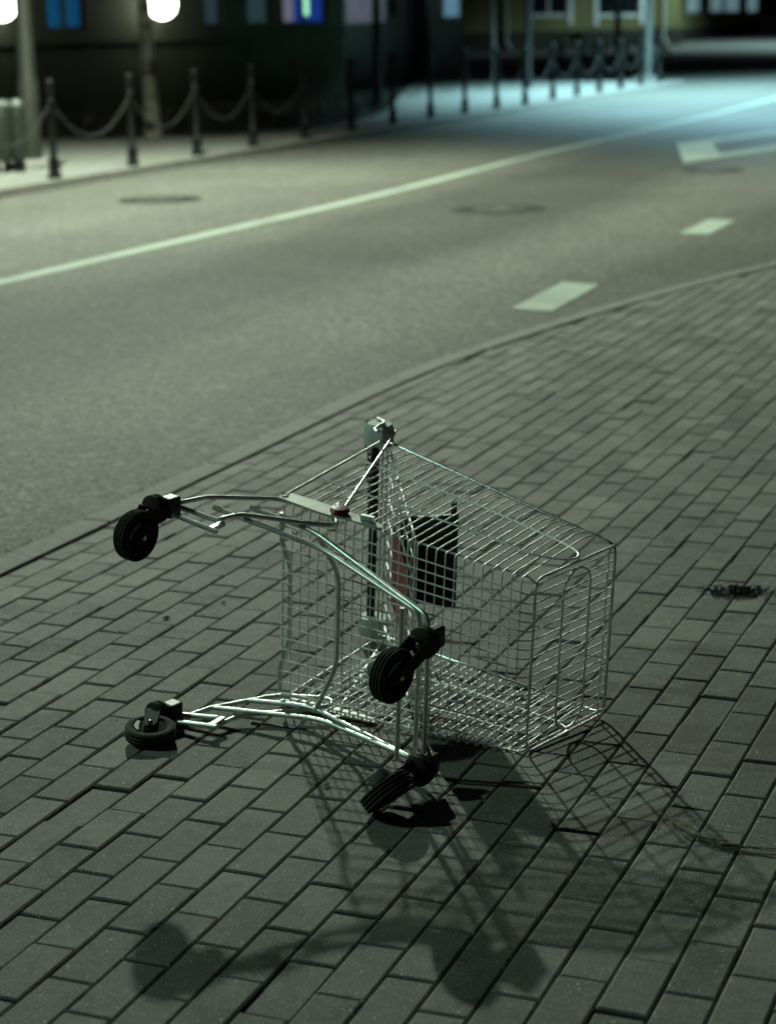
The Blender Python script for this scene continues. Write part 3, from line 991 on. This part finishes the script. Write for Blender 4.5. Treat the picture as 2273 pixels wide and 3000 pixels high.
b = MB(); b.box((.10, -.35, .04), (.62, 1.15, .08), Matrix.Rotation(R(5), 3, 'Z')); b.build('plinth', M['concrete'], root, smooth=False)

# litter bins
def litter_bin(x, y, r, h, lab):
    q = ground(x, y, FAR_Z)
    root = empty('litter_bin', q)
    tag(root, lab, 'litter bin', 'steel litter bins at the left edge')
    b = MB(); b.lathe([(r * .9, .13), (r, .15), (r, h - .10), (r * .96, h - .09)], (0, 0, 0), (0, 0, 1), 28)
    for k in range(24):
        a = 2 * math.pi * k / 24
        b.box((r * 1.005 * math.cos(a), r * 1.005 * math.sin(a), h * .5), (.012, .02, h - .36), Matrix.Rotation(a, 3, 'Z'))
    b.build('body', M['bin'], root)
    b = MB(); b.lathe([(r * .99, h - .085), (r * 1.06, h - .08), (r * 1.06, h - .05), (r * .80, h - .012), (r * .3, h)], (0, 0, 0), (0, 0, 1), 28); b.build('lid', M['galv'], root)
    for a in (R(45), R(135), R(225), R(315)):
        b = MB(); b.lathe([(.035, 0), (.03, .02), (.026, .14)], (r * .62 * math.cos(a), r * .62 * math.sin(a), 0), (0, 0, 1), 10); b.build('leg', M['iron'], root)
litter_bin(8, 505, .145, .83, 'wider steel litter bin cut off by the left edge of the picture')
litter_bin(60, 503, .075, .83, 'slim steel litter bin between the wider bin and the lamp post')

# manhole covers in patched asphalt
def manhole(px, py, lab, r=.25):
    q = ground(px, py, ROAD_Z); q.z = ROAD_Z
    root = empty('manhole_cover', q)
    tag(root, lab, 'manhole cover', 'manhole covers in the road')
    rr = random.Random(int(px))
    b = MB(); pin = [(math.cos(a) * r, math.sin(a) * r) for a in [2 * math.pi * k / 28 for k in range(28)]]; kk = [1.75 + rr.uniform(-.08, .12) for _ in range(28)]; b.add([(x, y, .004) for x, y in pin] + [(x * q, y * q, .003) for (x, y), q in zip(pin, kk)], [(k, (k + 1) % 28, 28 + (k + 1) % 28, 28 + k) for k in range(28)]); b.build('patch', M['patch'], root, smooth=False)
    b = MB(); b.lathe([(r - .002, .002), (r - .004, .008), (.01, .010)], (0, 0, 0), (0, 0, 1), 36)
    for k in range(8):
        a = 2 * math.pi * k / 8
        b.box((math.cos(a) * r * .55, math.sin(a) * r * .55, .010), (r * .7, .03, .006), Matrix.Rotation(a, 3, 'Z'))
    b.build('cover', M['cast'], root)
manhole(470, 585, 'round manhole cover left of the long white line, near the far pavement')
manhole(1462, 614, 'round manhole cover in the middle of the road behind the cart')
manhole(2090, 499, 'round manhole cover below the hollow white box marking', .20)

# small things lying on the paving
rr = random.Random(21)
q0 = ground(2150, 1738); 
b = MB()
for _ in range(420):
    x, y = rr.gauss(0, .048), rr.gauss(0, .030)
    if abs(x) > .13 or abs(y) > .07: continue
    h = abs(rr.gauss(0, .007)) * math.exp(-(x / .07) ** 2)
    r_ = rr.uniform(.003, .011)
    e1 = Vector((rr.gauss(0, 1), rr.gauss(0, 1), rr.gauss(0, .5))).normalized() * r_
    e2 = Vector((rr.gauss(0, 1), rr.gauss(0, 1), rr.gauss(0, .5))).normalized() * r_ * .7
    c = Vector((x, y, .005 + h))
    b.add([c - e1, c + e2, c + e1 * 1.1, c - e2 + Vector((0, 0, r_ * .4))], [(0, 1, 2, 3)])
o = b.build('dirt_clump', M['soil'], smooth=False); o.location = q0
tag(o, 'dark clump of dirt and leaf crumbs on the pavers right of the cart', 'dirt clump')
b = MB()
pa = [ground(*p, .004) for p in ((1935, 2385), (1990, 2420), (2060, 2468), (2150, 2486), (2290, 2496))]
pa = fillet(pa, .04, 4)
o0 = pa[2].copy()
for k in range(26):
    i0 = rr.randrange(0, len(pa) - 4); n_ = rr.randrange(3, 8)
    dz = rr.uniform(.001, .012); jx, jy = rr.gauss(0, .005), rr.gauss(0, .006)
    pp = [p - o0 + Vector((jx * (1 + .3 * q), jy * (1 - .2 * q), dz * math.sin(q * .5))) for q, p in enumerate(pa[i0:i0 + n_])]
    b.tube(pp, [.0008 + .0007 * math.sin(3.14 * (q + .5) / len(pp)) for q in range(len(pp))], 5)
o = b.build('dry_grass', M['blade']); o.location = o0
tag(o, 'wisp of dry grass stuck in a paver joint near the right edge', 'grass')
for px, py, lab, r_ in ((487, 1812, 'small black pebble on the pavers left of the cart', .010), (655, 1766, 'tiny dark leaf scrap in a paver joint left of the cart', .006), (955 , 2300, 'pale paper scrap on the pavers below the chassis tubes', .007)):
    b = MB()
    vs, m_ = [], 8
    for k in range(5):
        for l in range(m_):
            a = 2 * math.pi * l / m_; t = k / 4 * math.pi
            rad = r_ * (1 + rr.uniform(-.25, .25))
            vs.append((rad * math.sin(t + .001) * math.cos(a) * 1.2, rad * math.sin(t + .001) * math.sin(a), rad * .7 * (1 - math.cos(t)) * .5))
    fs = [(k * m_ + l, k * m_ + (l + 1) % m_, (k + 1) * m_ + (l + 1) % m_, (k + 1) * m_ + l) for k in range(4) for l in range(m_)]
    b.add(vs, fs)
    o = b.build({.010: 'pebble', .006: 'leaf_scrap', .007: 'paper_scrap'}[r_], M['kerb' if r_ == .007 else 'soil'], smooth=False)
    o.location = ground(px, py, .003)
    tag(o, lab, {.010: 'pebble', .006: 'leaf', .007: 'paper'}[r_])
# grit washed into the joints
b = MB()
for _ in range(2600):
    i = rr.randrange(-8, 60); u = rr.uniform(-50, 40)
    x, y = uv_world(u, i + rr.gauss(0, .03) if rr.random() < .75 else i + rr.random())
    if not (-1.6 < x < 3 and 2.9 < y < 9): continue
    a_, n_ = near_kerb(x, y)
    if (x - a_[0]) * n_[0] + (y - a_[1]) * n_[1] < .03: continue
    r_ = rr.uniform(.0008, .0026)
    c = Vector((x, y, .0005))
    b.add([c + Vector((r_, 0, 0)), c + Vector((0, r_, 0)), c + Vector((-r_, 0, 0)), c + Vector((0, -r_, 0)), c + Vector((0, 0, r_ * 1.4))], [(0, 1, 4), (1, 2, 4), (2, 3, 4), (3, 0, 4)])
tag(b.build('grit', M['concrete'], smooth=False), kind='stuff')

# trees
def tree(px, py, r0, mat, lab, seed, lean=(0, 0), flare=1.5, H=9., name='tree'):
    q = ground(px, py, FAR_Z)
    root = empty(name, q)
    tag(root, lab, 'tree', 'street trees on the far side')
    rr = random.Random(seed)
    P, Rr = [], []
    for k in range(16):
        t = k / 15
        P.append((lean[0] * t * H * .3 + .05 * math.sin(3 * t + seed), lean[1] * t, t * H * .62))
        Rr.append(r0 * (1 - .5 * t) * (1 + (flare - 1) * math.exp(-t * 22)))
    b = MB(); b.tube(P, Rr, 14)
    tips = []
    for k in range(11):
        t = rr.uniform(.52, 1.)
        i = int(t * 15)
        a = rr.uniform(0, 6.28); L = rr.uniform(1.6, 3.2) * (1.3 - .5 * t)
        base = Vector(P[i])
        e = base + Vector((math.cos(a) * L, math.sin(a) * L, L * rr.uniform(.7, 1.3)))
        mid = base.lerp(e, .5) + Vector((0, 0, .15 * L))
        b.tube([base, mid, e], [Rr[i] * .5, Rr[i] * .3, .015], 7)
        tips += [mid, e, base.lerp(e, .75)]
        for _ in range(3):
            e2 = mid.lerp(e, rr.random()) + Vector((rr.gauss(0, .6), rr.gauss(0, .6), rr.gauss(.4, .4)))
            b.tube([mid, e2], [.03, .008], 5); tips.append(e2)
    b.build('trunk', mat, root)
    b = MB()
    for tp in tips:
        for _ in range(45):
            c = tp + Vector((rr.gauss(0, .42), rr.gauss(0, .42), rr.gauss(0, .36)))
            e1 = Vector((rr.gauss(0, 1), rr.gauss(0, 1), rr.gauss(0, 1))).normalized() * .05
            e2 = Vector((rr.gauss(0, 1), rr.gauss(0, 1), rr.gauss(0, 1))).normalized() * .03
            b.add([c - e1, c + e2, c + e1, c - e2], [(0, 1, 2, 3)])
    b.build('crown', M['leaf'], root, smooth=False)
tree(441, 402, .115, M['birch'], 'birch with a blotchy pale trunk standing between the second and third bollards', 2, (-.01, 0), 1.25)
tree(1114, 312, .085, M['bark'], 'slim dark tree trunk at the right end of the grass verge', 5, (-.02, 0), 1.3)
tree(1232, 232, .27, M['bark'], 'thick black tree trunk in front of the grey wall', 8, (-.04, 0), 1.6)
tree(1546, 258, .095, M['bark'], 'straight black tree trunk left of the parked bicycles', 12, (.0, 0), 1.25)

# poles
def pole(px, py, r, H, lab, plate=False, sign=False):
    q = ground(px, py, FAR_Z)
    root = empty('sign_post', q)
    tag(root, lab, 'pole', 'metal poles on the far pavement')
    b = MB(); b.lathe([(r, 0), (r, H - .03), (r * .7, H)], (0, 0, 0), (0, 0, 1), 16); b.build('post', M['galv'], root)
    b = MB(); b.lathe([(r * 1.7, 0), (r * 1.7, .10), (r * 1.05, .13)], (0, 0, 0), (0, 0, 1), 16); b.build('collar', M['galv'], root)
    if plate:
        b = MB(); b.box((-.05, 0, .03), (.62, .55, .06)); b.build('base_plate', M['concrete'], root, smooth=False)
pole(1807, 205, .10, 7., 'taller blue-lit metal pole standing among the parked bicycles')
pole(1897, 232, .10, 6.5, 'blue-lit metal pole on a base plate at the right end of the bicycles', True)
pole(1446, 250, .045, 5., 'narrow metal pole with a lit left edge, left of the black trunk')

# bicycles
def bike_proto():
    root = empty('bicycle')
    b = MB()
    for x in (-.52, .52):
        w_ = MB()
        w_.torus((x, 0, .34), (0, 1, 0), .33, .018, 32, 6)
        w_.torus((x, 0, .34), (0, 1, 0), .305, .010, 32, 5)
        for k in range(14):
            a = 2 * math.pi * k / 14
            w_.tube([(x, .02 * (-1) ** k, .34), (x + .3 * math.cos(a), 0, .34 + .3 * math.sin(a))], .0016, 4)
        w_.lathe([(.02, -.04), (.02, .04)], (x, 0, .34), (0, 1, 0), 10)
        w_.build('wheel', M['iron'], root)
        f = MB()
        arc = [(x + .365 * math.cos(a), 0, .34 + .365 * math.sin(a)) for a in [R(k) for k in (range(20, 181, 16) if x < 0 else range(0, 161, 16))]]
        f.tube(arc, .022, 6)
        f.build('mudguard', M['iron'], root)
    T = [((-.52, 0, .34), (-.08, 0, .30)), ((-.08, 0, .30), (-.20, 0, .82)), ((-.20, 0, .80), (-.52, 0, .34)), ((-.08, 0, .30), (.36, 0, .74)), ((-.18, 0, .66), (.35, 0, .80)), ((.52, 0, .34), (.33, 0, .92))]
    for a, c in T: b.tube([a, c], .017, 8)
    b.lathe([(.09, -.01), (.09, .01)], (-.08, -.05, .30), (0, 1, 0), 16)
    b.tube([(-.08, -.1, .30), (-.02, -.1, .16)], .012, 6); b.tube([(-.08, .1, .30), (-.14, .1, .44)], .012, 6)
    b.build('frame', M['iron'], root)
    h = MB(); h.tube(fillet([(.16, -.28, 1.02), (.30, -.16, 1.05), (.33, 0, 1.0), (.30, .16, 1.05), (.16, .28, 1.02)], .05, 4), .012, 8); h.tube([(.33, 0, .9), (.33, 0, 1.0)], .013, 8)
    h.build('handlebar', M['galv'], root)
    s = MB(); s.add([(-.34, -.09, .90), (-.34, .09, .90), (-.10, .035, .91), (.0, .02, .90), (.0, -.02, .90), (-.10, -.035, .91), (-.30, -.06, .84), (-.30, .06, .84), (-.05, 0, .86)], [(0, 1, 2, 5), (2, 3, 4, 5), (6, 8, 7), (0, 6, 7, 1), (1, 7, 8, 3, 2), (0, 5, 4, 8, 6), (3, 8, 4)])
    s.tube([(-.2, 0, .8), (-.21, 0, .88)], .013, 6)
    s.build('saddle', M['black_plastic'], root)
    return root
bk = bike_proto()
blab = ['leftmost parked bicycle, dark, just right of the black trunk', 'parked bicycle with a pale wicker basket behind the bollards', 'parked bicycle left of the taller blue-lit pole', 'parked bicycle between the two blue-lit poles', 'rightmost parked bicycle with bright mudguards beside the base plate']
for i, (px, py, rz) in enumerate([(1640, 206, 70), (1705, 206, 75), (1762, 207, 62), (1862, 212, 58), (1925, 214, 55)]):
    o = bk if i == 0 else copy_tree(bk)
    o.location = ground(px, py, FAR_Z)
    o.rotation_euler = (R(6), 0, R(rz + 180))
    tag(o, blab[i], 'bicycle', 'bicycles parked by the blue-lit poles')
    if i == 1:
        b = MB(); b.lathe([(.13, .80), (.19, 1.08), (.20, 1.10), (.18, 1.10), (.12, .83)], (.50, 0, 0), (0, 0, 1), 18)
        b.build('basket', M['straw'], o)

# ------------------------------------------------------------------ buildings on the far side
class Facade:
    """A wall from ground point a to b; s runs along it in metres, d sticks out towards the street."""
    def __init__(self, a, b, z0=FAR_Z):
        self.a = Vector((a[0], a[1], z0)); self.b = Vector((b[0], b[1], z0))
        self.L = (self.b - self.a).length
        self.t = (self.b - self.a).normalized()
        self.n = Vector((self.t.y, -self.t.x, 0))
        self.n = self.n if self.n.y < 0 else -self.n
        self.M3 = Matrix((self.t, self.n, Vector((0, 0, 1)))).transposed()
    def p(self, s, z, d=0.): return self.t * s + self.n * d + Vector((0, 0, z))
    def hit(self, px, py):
        v = RT * (px - 1136.5) + UP * (1500 - py) + FW * F_PX
        k = (self.a - EYE_P).dot(self.n) / v.dot(self.n)
        q = EYE_P + v * k - self.a
        return q.dot(self.t), q.z
    def box(self, mb, s0, s1, z0, z1, d0, d1):
        mb.box(self.p((s0 + s1) / 2, (z0 + z1) / 2, (d0 + d1) / 2), (abs(s1 - s0), abs(d1 - d0), abs(z1 - z0)), self.M3)
def wall_with_holes(F, mb, holes, H, thick=.35, z0=0.):
    # holes: (s0, s1, zb, zt) sorted; built as butted boxes
    xs = sorted({0., F.L} | {h[0] for h in holes} | {h[1] for h in holes})
    for s0, s1 in zip(xs, xs[1:]):
        c = (s0 + s1) / 2
        hs = sorted((h[2], h[3]) for h in holes if h[0] < c < h[1])
        z = z0
        for a, b_ in hs:
            if a > z: F.box(mb, s0, s1, z, a, -thick, 0)
            z = b_
        F.box(mb, s0, s1, z, H, -thick, 0)
def window(F, root, s0, s1, zb, zt, pane, frame=None, bars=1, sill=True):
    fm = MB(); w_ = .07
    F.box(fm, s0, s0 + w_, zb, zt, -.16, -.06); F.box(fm, s1 - w_, s1, zb, zt, -.16, -.06)
    F.box(fm, s0 + w_, s1 - w_, zb, zb + w_, -.16, -.06); F.box(fm, s0 + w_, s1 - w_, zt - w_, zt, -.16, -.06)
    for k in range(bars):
        c = s0 + (s1 - s0) * (k + 1) / (bars + 1)
        F.box(fm, c - .05, c + .05, zb + w_, zt - w_, -.15, -.07)
    if sill: F.box(fm, s0 - .08, s1 + .08, zb - .08, zb - .002, -.10, .08)
    fo_ = fm.build('window', frame or M['frame'], root, smooth=False)
    pm = MB(); F.box(pm, s0 + w_ * .5, s1 - w_ * .5, zb + w_ * .5, zt - w_ * .5, -.13, -.11)
    pm.build('pane', pane, fo_, smooth=False)
    return fo_
def downpipe(F, root, s, H, material, kick=True):
    b = MB()
    b.tube(fillet([F.p(s, H, .12), F.p(s, .35, .12), F.p(s + .18, .12, .28)], .1, 4), .07, 10)
    b.build('downpipe', material, root)

# 1: dark building with the lit windows, along the verge
F1 = Facade((-15.0, 27.4), (-.75, 43.9))
holes, wins = [], []
for px0, px1, pane, bars in ((138, 254, 'blue_lit', 1), (600, 655, 'teal_lit', 0), (725, 798, 'teal_lit', 0), (830, 962, 'shop_blue', 1)):
    s0, zb = F1.hit(px0, 62); s1, zb1 = F1.hit(px1, 60)
    if s0 > s1: s0, s1 = s1, s0
    zb = 1.52
    holes.append((s0, s1, zb, 3.1)); wins.append((s0, s1, zb, 3.1, pane, bars))
root = empty('dark_building', F1.a)
tag(root, 'dark low building behind the grass verge with white and blue lit windows', 'building')
b = MB(); wall_with_holes(F1, b, holes, 4.6); b.build('wall', M['wall_dark'], root, smooth=False)
for s0, s1, zb, zt, pane, bars in wins:
    wf = window(F1, root, s0, s1, zb, zt, M[pane], M['wall_dark'], bars, False)
    if pane == 'shop_blue':
        q = s0 + (s1 - s0) * .56
        b = MB(); b.tube([F1.p(q, 1.72, -.09), F1.p(q, 2.2, -.09)], .07, 12); b.build('tube_light', M['green_glow'], wf)
        b = MB(); F1.box(b, s0 + .1, s0 + (s1 - s0) * .30, zb + .08, zt - .1, -.105, -.098); b.build('curtain', M['pink_curtain'], wf, smooth=False)
b = MB(); F1.box(b, 0, F1.L, 1.28, 1.38, .002, .07); b.build('ledge', M['wall_dark'], root, smooth=False)
b = MB(); b.prism([F1.p(0, 4.6, .4), F1.p(F1.L, 4.6, .4), F1.p(F1.L, 6.8, -5), F1.p(0, 6.8, -5)], (0, 0, .12)); b.build('roof', M['roof'], root, smooth=False)
b = MB(); F1.box(b, 0, F1.L, 0, 4.6, -5.4, -5.0); b.build('back_wall', M['wall_dark'], root, smooth=False)

for px, py, lab in ((4, 14, 'glowing white globe lamp on the dark wall at the top left corner'), (475, 12, 'glowing white globe lamp on the dark wall right of the birch trunk')):
    s_, z_ = F1.hit(px, py)
    c = F1.a + F1.p(s_, z_ , 0)
    c = EYE_P + (c - EYE_P) * .985
    root = empty('globe_lamp', c)
    tag(root, lab, 'lamp', 'white globe lamps on the dark building')
    b = MB(); b.ball((0, 0, 0), .285, 16); b.build('globe', M['white_lit'], root)
    b = MB(); b.lathe([(.10, .0), (.11, .02), (.09, .07), (.03, .10)], (0, 0, .27), (0, 0, 1), 16); b.tube([(0, 0, .36), F1.n * -.30 + Vector((0, 0, .46)), F1.n * -.62 + Vector((0, 0, .46))], .02, 8); b.build('bracket', M['iron'], root)

# 2: grey building with a shop window
F2 = Facade((-2.0, 50.0), (2.05, 58.6))
root = empty('grey_building', F2.a)
tag(root, 'grey plastered building with a blue and white shop window behind the black trunks', 'building')
holes, wins = [], []
for px0, px1, pane, z0_, z1_ in ((1014, 1102, 'shop_white', 1.45, 3.2), (1112, 1138, 'shop_white', 1.45, 3.2), (1142, 1172, 'glass', 1.6, 3.2), (1300, 1356, 'cyan_lit', 1.55, 3.2)):
    s0, _ = F2.hit(px0, 50); s1, _ = F2.hit(px1, 50)
    holes.append((s0, s1, z0_, z1_)); wins.append((s0, s1, z0_, z1_, pane))
b = MB(); wall_with_holes(F2, b, holes, 5.); b.build('wall', M['wall_grey'], root, smooth=False)
for s0, s1, zb, zt, pane in wins: window(F2, root, s0, s1, zb, zt, M[pane], M['frame'], 0, False)
s_, _ = F2.hit(1188, 60); downpipe(F2, root, s_, 5., M['galv'], False)
b = MB(); b.prism([F2.p(0, 5, .3), F2.p(F2.L, 5, .3), F2.p(F2.L, 7, -5), F2.p(0, 7, -5)], (0, 0, .12)); b.build('roof', M['roof'], root, smooth=False)
b = MB(); F2.box(b, F2.L - .35, F2.L, 0, 5, -6, -.352); b.build('side_wall', M['wall_grey'], root, smooth=False)

# 3: olive house across the side street
F3 = Facade((1.5, 93.0), (15.0, 101.0), ROAD_Z)
root = empty('olive_house', F3.a)
tag(root, 'olive plastered house with two white framed windows above a dark plinth, behind the bicycles', 'building')
holes, wins = [], []
for px0, px1 in ((1556, 1662), (1752, 1872)):
    s0, _ = F3.hit(px0, 20); s1, _ = F3.hit(px1, 20); zb = F3.hit((px0 + px1) / 2, 45)[1]
    holes.append((s0, s1, zb, zb + 2.)); wins.append((s0, s1, zb, zb + 2.))
b = MB(); wall_with_holes(F3, b, holes, 6., z0=.9); b.build('wall', M['wall_olive'], root, smooth=False)
b = MB(); F3.box(b, -.05, F3.L + .05, -.1, .898, -.35, .06); b.build('plinth', M['plinth'], root, smooth=False)
for q in wins:
    fo_ = window(F3, root, *q, M['glass'], M['frame'], 1)
    b = MB()
    for s_ in (q[0] - .28, q[1] + .02): F3.box(b, s_, s_ + .26, q[2] - .45, q[3] + .1, .002, .05)
    b.build('surround', M['frame'], fo_, smooth=False)
for px in (1478, 1938): downpipe(F3, root, F3.hit(px, 60)[0], 6., M['frame'])
b = MB(); b.prism([F3.p(-.3, 6, .5), F3.p(F3.L + .3, 6, .5), F3.p(F3.L + .3, 9, -5), F3.p(-.3, 9, -5)], (0, 0, .15)); b.build('roof', M['roof'], root, smooth=False)

# 4: second olive house on the right
F4 = Facade((16.2, 110.0), (27.5, 146.0), ROAD_Z)
root = empty('corner_house', F4.a)
tag(root, 'olive corner house with pale curtained windows at the top right edge', 'building')
holes, wins = [], []
for px0, px1 in ((2012, 2052), (2080, 2118), (2124, 2166), (2188, 2220)):
    s0, _ = F4.hit(px0, 20); s1, _ = F4.hit(px1, 20); zb = F4.hit((px0 + px1) / 2, 36)[1]
    holes.append((s0, s1, zb, zb + 2.4)); wins.append((s0, s1, zb, zb + 2.4))
b = MB(); wall_with_holes(F4, b, holes, 7., z0=.75); b.build('wall', M['wall_olive'], root, smooth=False)
b = MB(); F4.box(b, -.05, F4.L, -.1, .748, -.35, .08); b.build('plinth', M['plinth'], root, smooth=False)
for q in wins: window(F4, root, *q, M['curtain'], M['frame'], 1)
for px in (1983, 2172): downpipe(F4, root, F4.hit(px, 60)[0], 7., M['wall_olive'])
b = MB(); F4.box(b, 0, .35, -.1, 7, -9, -.352); b.build('side_wall', M['wall_olive'], root, smooth=False)
b = MB(); b.prism([F4.p(-.3, 7, .5), F4.p(F4.L + .3, 7, .5), F4.p(F4.L + .3, 10, -6), F4.p(-.3, 10, -6)], (0, 0, .15)); b.build('roof', M['roof'], root, smooth=False)

# light paving across the side street
mk = MB(); q = [ground(1700, 166, ROAD_Z), ground(2330, 168, ROAD_Z), ground(2700, 112, ROAD_Z), ground(1900, 118, ROAD_Z)]
mk.prism([(p.x, p.y, ROAD_Z + .002) for p in q], (0, 0, .06))
tag(mk.build('side_pavement', M['far_pave'], smooth=False), kind='structure')

# ------------------------------------------------------------------ street lamps
def lamp_light(root, loc, col, power, aim, flat, cut, rad):
    # road lantern optics: intensity grows away from the axis, then cuts off
    l = bpy.data.lights.new('lamp_light', 'POINT')
    l.energy = power; l.color = col; l.shadow_soft_size = rad
    l.use_nodes = True
    n = l.node_tree; em = n.nodes['Emission']; L = n.links.new
    tc = n.nodes.new('ShaderNodeTexCoord')
    dt = n.nodes.new('ShaderNodeVectorMath'); dt.operation = 'DOT_PRODUCT'
    d = Vector((aim[0], aim[1], -1)).normalized()
    L(tc.outputs['Normal'], dt.inputs[0]); dt.inputs[1].default_value = d
    mx = n.nodes.new('ShaderNodeMath'); mx.operation = 'MAXIMUM'; L(dt.outputs['Value'], mx.inputs[0]); mx.inputs[1].default_value = .12
    pw = n.nodes.new('ShaderNodeMath'); pw.operation = 'POWER'; L(mx.outputs[0], pw.inputs[0]); pw.inputs[1].default_value = -flat
    mr = n.nodes.new('ShaderNodeMapRange'); mr.interpolation_type = 'SMOOTHSTEP'
    L(dt.outputs['Value'], mr.inputs[0]); mr.inputs[1].default_value = math.cos(R(cut[1])); mr.inputs[2].default_value = math.cos(R(cut[0]))
    ml = n.nodes.new('ShaderNodeMath'); ml.operation = 'MULTIPLY'; L(pw.outputs[0], ml.inputs[0]); L(mr.outputs[0], ml.inputs[1])
    L(ml.outputs[0], em.inputs['Strength'])
    o = bpy.data.objects.new('lamp_light', l)
    C.objects.link(o); o.parent = root; o.location = loc
def street_lamp(loc, col, power, lens, lab, aim=(0, 0), flat=1.5, cut=(62, 76), rad=.16, span=None):
    root = empty('suspended_lamp', loc)
    tag(root, lab, 'street lamp', 'street lamps hung above the road')
    b = MB(); b.lathe([(.03, .34), (.05, .30), (.20, .16), (.24, .06), (.25, .0), (.235, .0)], (0, 0, 0), (0, 0, 1), 28); b.build('housing', M['iron'], root)
    b = MB(); b.lathe([(.20, .02), (.18, -.03), (.10, -.06), (.02, -.07)], (0, 0, 0), (0, 0, 1), 24); b.build('lens', lens, root)
    b = MB()
    for s in (1, -1):
        sp = Vector(span) * s
        b.tube([(0, 0, .34), sp * .5 + Vector((0, 0, .55)), sp + Vector((0, 0, 1.1))], .007, 6)
    b.build('span_wire', M['iron'], root)
    lamp_light(root, (0, 0, -.12), col, power, aim, flat, cut, rad)
street_lamp((-2.7, 19.8, 7.6), (.845, 1., .80), 5500, M['lamp_glass'], 'round street lamp hung over the road in front of the cart, greenish white', aim=(.10, -.22), flat=1.45, cut=(38, 70), span=(9, -3.5, 0))
street_lamp((8.8, 43.0, 7.6), (.45, .87, 1.), 12000, M['lamp_blue'], 'bluish white street lamp hung over the far end of the road', aim=(.30, -.10), flat=1.1, cut=(50, 73), span=(9, -3, 0))
street_lamp((-9.5, 6.0, 7.4), (.62, 1., .80), 800, M['lamp_glass'], 'dim street lamp hung over the road beyond the left edge', flat=1.2, cut=(60, 78), span=(8, -3, 0))
street_lamp((24, 98, 8), (.6, .95, .95), 4500, M['lamp_blue'], 'street lamp hung over the side street before the corner house', flat=1.2, cut=(60, 76), span=(9, -3, 0))
lamp_light(LAMP_POST, (.68, -2.3, 8.85), (.84, 1., .78), 170, (0, .05), 1.2, (36, 52), .15)
